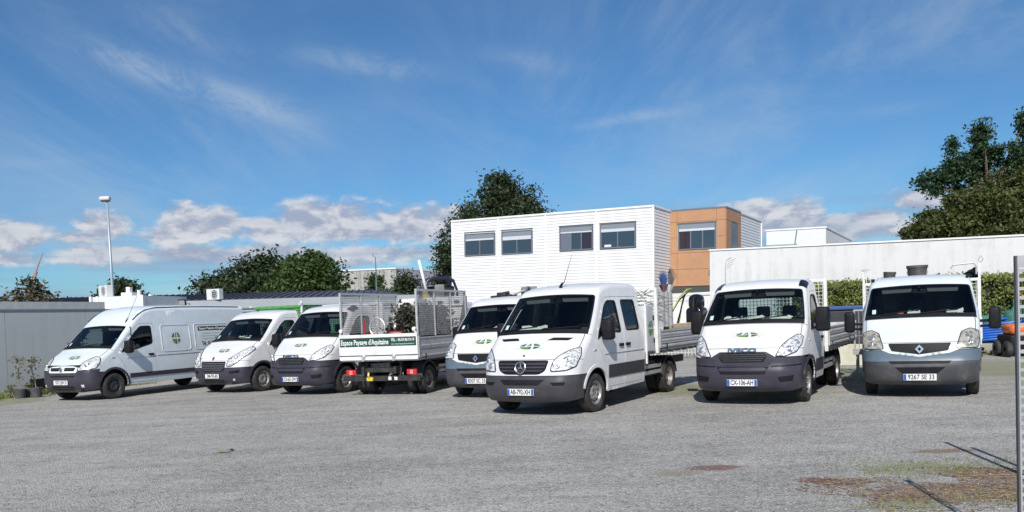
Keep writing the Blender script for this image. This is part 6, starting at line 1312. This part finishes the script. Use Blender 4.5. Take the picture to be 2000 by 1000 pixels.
# grey panel standing above the four-door truck's roof, tools on the truck behind
o = MB(); rounded_box(o, (-.20, -.03, 0), (.20, .03, .34), .028); o = o.build('plastic_seat_back', principled('seat_plastic_grey', (.17, .17, .165), .6, var=.1), None, smooth=True); o.matrix_world = on(v4, .10, 1.62, 2.10, R(8)); tag(o, 'dark grey plastic seat back poking up behind the four-door truck roof', 'seat back')
ts = empty('tool_bundle', mat=on(v4, -.55, 1.45, 2.20)); tag(ts, 'dark hand tools lying across the roof rack of the truck behind the four-door truck', 'tools')
mb = MB(); mb.tube([(-.35, .1, .04), (.35, .1, .06)], .03, 8); mb.tube([(-.2, .15, .08), (.1, .2, .12)], .05, 8); rounded_box(mb, (-.15, .0, .02), (.10, .22, .14), .03); mb.build('tool_heads', CHASSIS, ts); mb = MB(); mb.tube([(.2, .1, .05), (.55, .05, .15), (.66, .05, .17)], .022, 8); mb.build('tool_shaft', principled('shaft_pale', (.45, .40, .36), .6), ts); mb = MB(); mb.bar((.62, .05, .10), (.70, .05, .24), .09, .05); mb.build('tool_brush', principled('brush_blue', (.10, .14, .17), .6), ts)

# four-door truck: holsters with rakes, timber, sacks, brushwood
HOL = principled('grey_pvc_pipe', (.38, .38, .385), .5, var=.08, dirt=((.2, .19, .18), .4, 7))
for k, (x, y, lab) in enumerate([(.92, 3.20, 'grey pipe holster nearest the cab'), (.92, 3.42, 'middle grey pipe holster below the blue broom'), (.92, 3.64, 'rear grey pipe holster below the grey rake')]):
    mb = MB(); mb.lathe([(.0, .0), (.0, .095), (.72, .095), (.72, .085), (.02, .085), (.02, 0)], 18, 'z'); mb.lathe([(.46, .097), (.46, .102), (.49, .102), (.49, .097)], 18, 'z'); o = mb.build('pipe_holster', HOL, None, angle=40); o.matrix_world = on(v5, x, y, 1.40); tag(o, lab + ' on the four-door truck bed', 'pipe', 'pipe holsters on the truck bed')
def fan(name, lab, cat, v, c, n, spread, length, mat, base_mat, droop=0.0, w=.010, rz=0.0):
    e = empty(name, mat=on(v, *c, rz)); tag(e, lab, cat); mb = MB(); mb.tube([(0, 0, -.95), (0, 0, .05)], .018, 8); mb.build('shaft', principled('ash_handle', (.30, .22, .13), .7), e)
    mb = MB(); mb.prism([(0, -.02, 0), (0, -.02, .0), (-.0, -.02, .12)], (0, .0, .0)) if False else mb.tube([(0, 0, 0), (0, 0, .16)], [.03, .10], 10); mb.build('socket', base_mat, e)
    for k in range(n):
        a = (k / (n - 1) - .5) * spread; mb = MB(); s, c_ = math.sin(a), math.cos(a)
        mb.tube([(0, .12 * s, .10), (0, .75 * length * s, .10 + .75 * length * c_), (droop * .5, length * s * 1.02, .10 + length * c_ - droop * .15)], [w, w * .8, w * .4], 5); mb.build('tine', mat, e)
fan('leaf_broom', 'blue plastic leaf broom standing bristles up in the pipe holster', 'broom', v5, (.92, 3.42, 2.12), 13, R(100), .36, principled('broom_blue', (.04, .085, .24), .5, var=.2), principled('broom_red', (.22, .08, .10), .5))
fan('leaf_rake', 'grey fan rake leaning rearward out of the pipe holster', 'rake', v5, (.92, 3.72, 2.12), 12, R(60), .46, principled('rake_grey', (.20, .20, .19), .4, .5), GALV, rz=0.0, droop=.1)
bpy.data.objects['leaf_rake'].matrix_world = on(v5, .92, 3.70, 2.10) @ Matrix.Rotation(R(-24), 4, 'X')
mb = MB(); mb.box((-.06, -.75, 0), (.06, .75, .11), 0, .008); o = mb.build('timber_beam', principled('fresh_timber', (.62, .48, .33), .8, var=.12, vscale=5)); o.matrix_world = on(v5, .93, 4.25, 1.335); tag(o, 'pale timber beam lying on the side board of the four-door truck', 'timber')
sk = empty('leaf_blower', mat=on(v5, .98, 5.25, 1.28)); tag(sk, 'black backpack blower hanging at the tail of the four-door truck bed', 'blower')
mb = MB(); rounded_box(mb, (-.20, -.24, 0), (.20, .24, .50), .09); rounded_box(mb, (-.16, -.20, .42), (.16, .20, .80), .13); mb.build('casing', BLACKGLOSS, sk, smooth=True)
mb = MB(); mb.tube([(.05, -.18, .75), (.05, -.34, .70), (.05, -.40, .45), (.05, -.34, .22)], .05, 8); mb.build('tube', BLACK, sk, smooth=True)
mb = MB(); mb.tube([tuple(vworld(v5, .9, 3.95, 1.75)), tuple(vworld(v5, .92, 4.35, 2.02)), tuple(vworld(v5, .94, 4.75, 2.18)), tuple(vworld(v5, .92, 5.1, 2.20)), tuple(vworld(v5, .6, 5.45, 2.05)), tuple(vworld(v5, .4, 5.6, 1.4))], .018, 8); o = mb.build('yellow_hose', principled('hose_yellow_green', (.50, .50, .14), .5), None, smooth=True); tag(o, 'yellow-green hose arching over the four-door truck bed', 'hose')
mb = MB(); mb.tube([tuple(vworld(v5, .86, 3.95, 1.66)), tuple(vworld(v5, .9, 4.35, 1.95)), tuple(vworld(v5, .9, 4.75, 2.08)), tuple(vworld(v5, .7, 5.2, 2.0)), tuple(vworld(v5, .4, 5.5, 1.4))], .016, 8); o = mb.build('black_hose', BLACK, None, smooth=True); tag(o, 'black hose just below the yellow-green hose on the truck bed', 'hose')
bw = empty('brushwood', mat=on(v5, .1, 2.75, .0)); tag(bw, 'grey tangle of cut brushwood behind the four-door cab', 'brushwood', kind='stuff'); g = np.random.default_rng(50); mb = MB()
for k in range(260):
    a = np.array([g.uniform(-.9, .9), g.uniform(-.40, .4), g.uniform(1.7, 2.16)]); b = a + np.array([g.normal(0, .25), g.normal(0, .18), g.normal(0, .09)]); mb.tube([tuple(a), tuple((a + b) / 2 + g.normal(0, .03, 3)), tuple(b)], [.008, .007, .004], 4)
mb.build('twigs', principled('dry_twig', (.20, .185, .165), .9, var=.4, vscale=6), bw)
# white wire fence behind the truck beds
wf = empty('wire_fence', mat=bmat(5.2, 30.6, BYAW, .0)); tag(wf, 'white welded wire fence behind the four-door truck bed', 'fence'); FW = principled('white_fence_wire', (.70, .70, .66), .5)
for k in range(4):
    x = k * 1.6; mb = MB(); mb.bar((x, 0, 0), (x, 0, 2.3), .06); mb.build('fence_post', FW, wf)
    if k < 3:
        mb = MB(); wires(mb, (x, 0, .1), (1, 0, 0), (0, 0, 1), 1.6, 2.1, .12, .12, .008); mb.build('fence_panel', FW, wf)
mb = MB(); mb.bar((0, 0, 2.28), (4.8, 0, 2.28), .09, .10); mb.build('fence_rail', FW, wf)

# rightmost truck: buckets above the cab roof
def bucket(v, c, r, h_, lab, mat, lean=0.0):
    e = empty('plastic_bucket', mat=on(v, *c) @ Matrix.Rotation(lean, 4, 'Y')); tag(e, lab, 'bucket', 'buckets above the truck roof'); mb = MB(); mb.lathe([(0, 0), (0, r * .78), (h_ * .82, r), (h_ * .82, r * 1.07), (h_, r * 1.07), (h_, r * .98), (h_ * .1, r * .74), (h_ * .1, 0)], 22, 'z'); mb.build('tub', mat, e, angle=40)
    mb = MB(); mb.tube([(r * math.cos(a), r * .3, h_ * .6 + r * .9 * math.sin(a)) for a in np.linspace(0, -math.pi, 12)], .008, 5); mb.build('handle', GALV, e)
TUB = principled('tub_dark', (.075, .07, .068), .7, var=.25, vscale=6, dirt=((.3, .25, .2), .4, 5))
bucket(v7, (-.05, 1.75, 2.16), .19, .28, 'largest dark bucket in the middle above the truck with the blue-grey band', TUB); bucket(v7, (-.58, 1.75, 2.12), .12, .22, 'small dark tub left of the largest bucket', TUB, R(4)); bucket(v7, (.82, 1.9, 2.12), .15, .24, 'black round tub right of the largest bucket', BLACK, R(70)); bucket(v7, (.20, 1.9, 2.10), .12, .20, 'small dark pot just right of the largest bucket', TUB, R(75))
for (x, mat, n_) in ((-.32, ORANGELENS, 'orange_cap'),):
    mb = MB(); mb.lathe([(0, .07), (.03, .072), (.07, .05), (.085, 0)], 14, 'z'); o = mb.build(n_, mat, None, smooth=True); o.matrix_world = on(v7, x, .02, 1.45); tag(o, 'small orange cap on the dashboard of the truck with the blue-grey bumper band', 'cap')

# between the last two trucks: tank with blue lid and steel cage
bx = empty('water_tank', mat=bmat(9.4, 24.0, BYAW, 0)); tag(bx, 'black tank with a blue lid between the last two trucks', 'tank'); mb = MB(); rounded_box(mb, (-.9, -.5, .6), (.9, .5, 1.55), .05); mb.build('tank_body', GREYPLASTIC, bx); mb = MB(); rounded_box(mb, (-.95, -.55, 1.55), (.95, .55, 1.66), .03); mb.build('tank_lid', principled('lid_blue', (.05, .10, .26), .45), bx)
mb = MB(); rounded_box(mb, (-.95, -.55, .0), (.95, .55, .595), .02); mb.build('pallet_base', principled('pallet_cream', (.55, .53, .42), .8, var=.1), bx)
cg = empty('steel_cage', mat=on(v6, 1.25, 6.1, 0)); tag(cg, 'open steel mesh cage behind the truck with plate CX-106-AH', 'cage')
mesh_panel(cg, (-.35, 0, .62), (1, 0, 0), .8, .95, 3, 'cage_front', .035, .09, .30, GALV, .008); mesh_panel(cg, (.45, 0, .62), (0, 1, 0), .9, .95, 2, 'cage_side', .035, .09, .30, GALV, .008)
mb = MB(); mb.bar((-.4, .0, .55), (.5, .0, .55), .08, .14); mb.bar((.45, 0, .55), (.45, .9, .55), .08, .14); mb.bar((-.3, .05, 0), (-.3, .05, .5), .07); mb.bar((.4, .05, 0), (.4, .05, .5), .07); mb.bar((.4, .85, 0), (.4, .85, .5), .07); mb.build('cage_base', GALV, cg)

# by the hedge: blue hose coil, green tarpaulin, orange mower
hs = empty('blue_hose_coil', mat=bmat(15.15, 26.75, BYAW, 0)); tag(hs, 'coil of thick blue corrugated hose lying on the concrete curb', 'hose'); BLU = principled('hose_blue', (.02, .12, .48), .35, var=.12)
for k in range(7):
    mb = MB(); pts = [(1.0 * math.cos(a) * (1 - .03 * k) + .05 * k, .42 * math.sin(a), 0.36 + .10 * k + .10 * math.cos(a + .6) + .02 * k * math.sin(a)) for a in np.linspace(0, 2 * math.pi, 30)]; mb.tube(pts, .042, 8, cap=False); mb.build('hose_turn', BLU, hs, smooth=True)
mb = MB(); mb.tube([(.9, -.2, .8), (1.2, -.45, .62), (1.42, -.5, .50)], .055, 8); mb.build('hose_end', BLU, hs, smooth=True); mb = MB(); mb.tube([(1.40, -.5, .52), (1.58, -.55, .42)], .06, 8); mb.build('hose_coupling', TRIM, hs, smooth=True)
heap('green_tarpaulin', 'dark green tarpaulin heap beside the blue hose', 'tarpaulin', None, (16.6, 27.3, .2), (1.5, .9, 1.15), principled('tarp_green', (.05, .17, .13), .6, var=.35, vscale=3, bump=(4, .8)), 61)
heap('white_sheet', 'pale plastic sheet heaped behind the green tarpaulin', 'sheet', None, (16.3, 28.3, .2), (1.6, .7, 1.45), principled('sheet_pale', (.58, .64, .62), .5, var=.12, bump=(4, .6)), 62)
mw = empty('ride_on_mower', mat=bmat(14.75, 24.35, BYAW + R(20), 0)); tag(mw, 'orange-hooded black mower by the slotted post', 'mower'); MOR = principled('mower_orange', (.72, .15, .03), .35, coat=.4)
mb = MB(); rounded_box(mb, (-.45, -.35, .62), (.45, .45, .95), .13); mb.build('hood', MOR, mw, smooth=True); mb = MB(); rounded_box(mb, (-.50, -.45, .22), (.50, .55, .63), .05); mb.build('chassis', BLACK, mw, smooth=True)
for s in (1, -1):
    for y in (-.30, .42):
        mb = MB(); mb.lathe([(-.08, .06), (-.08, .2), (-.05, .23), (.05, .23), (.08, .2), (.08, .06)], 20, 'x', (s * .52, y, .23)); mb.build('wheel', RUBBER, mw, smooth=True)
mb = MB(); mb.tube([(.2, .5, .9), (.25, .62, 1.5), (.25, .62, 1.62)], .02, 6); mb.build('beacon_stalk', BLACK, mw); mb = MB(); mb.lathe([(0, .05), (.12, .045), (.15, 0)], 12, 'z', (.25, .62, 1.62)); mb.build('beacon', ORANGELENS, mw, smooth=True)
mb = MB(); pts = []
for k in range(70):
    a = k * .62; pts.append((.45 * math.cos(a) * (1 + .2 * math.sin(k)), .30 * math.sin(a), .04 + .004 * k + .03 * random.random()))
mb.tube(pts, .025, 6); o = mb.build('black_pipe_coil', BLACK, None, smooth=True); o.matrix_world = bmat(13.35, 24.9, BYAW, 0); tag(o, 'tangle of black pipe on the ground before the curb', 'pipe')
mb = MB(); rounded_box(mb, (-.14, -.1, 0), (.14, .1, .36), .03); rounded_box(mb, (-.09, -.06, .36), (.02, .06, .44), .02); o = mb.build('fuel_can', principled('can_red', (.45, .04, .05), .45, var=.1), None, smooth=True); o.matrix_world = bmat(12.55, 25.3, BYAW, 0); tag(o, 'red fuel can on the ground below the blue hose', 'can')
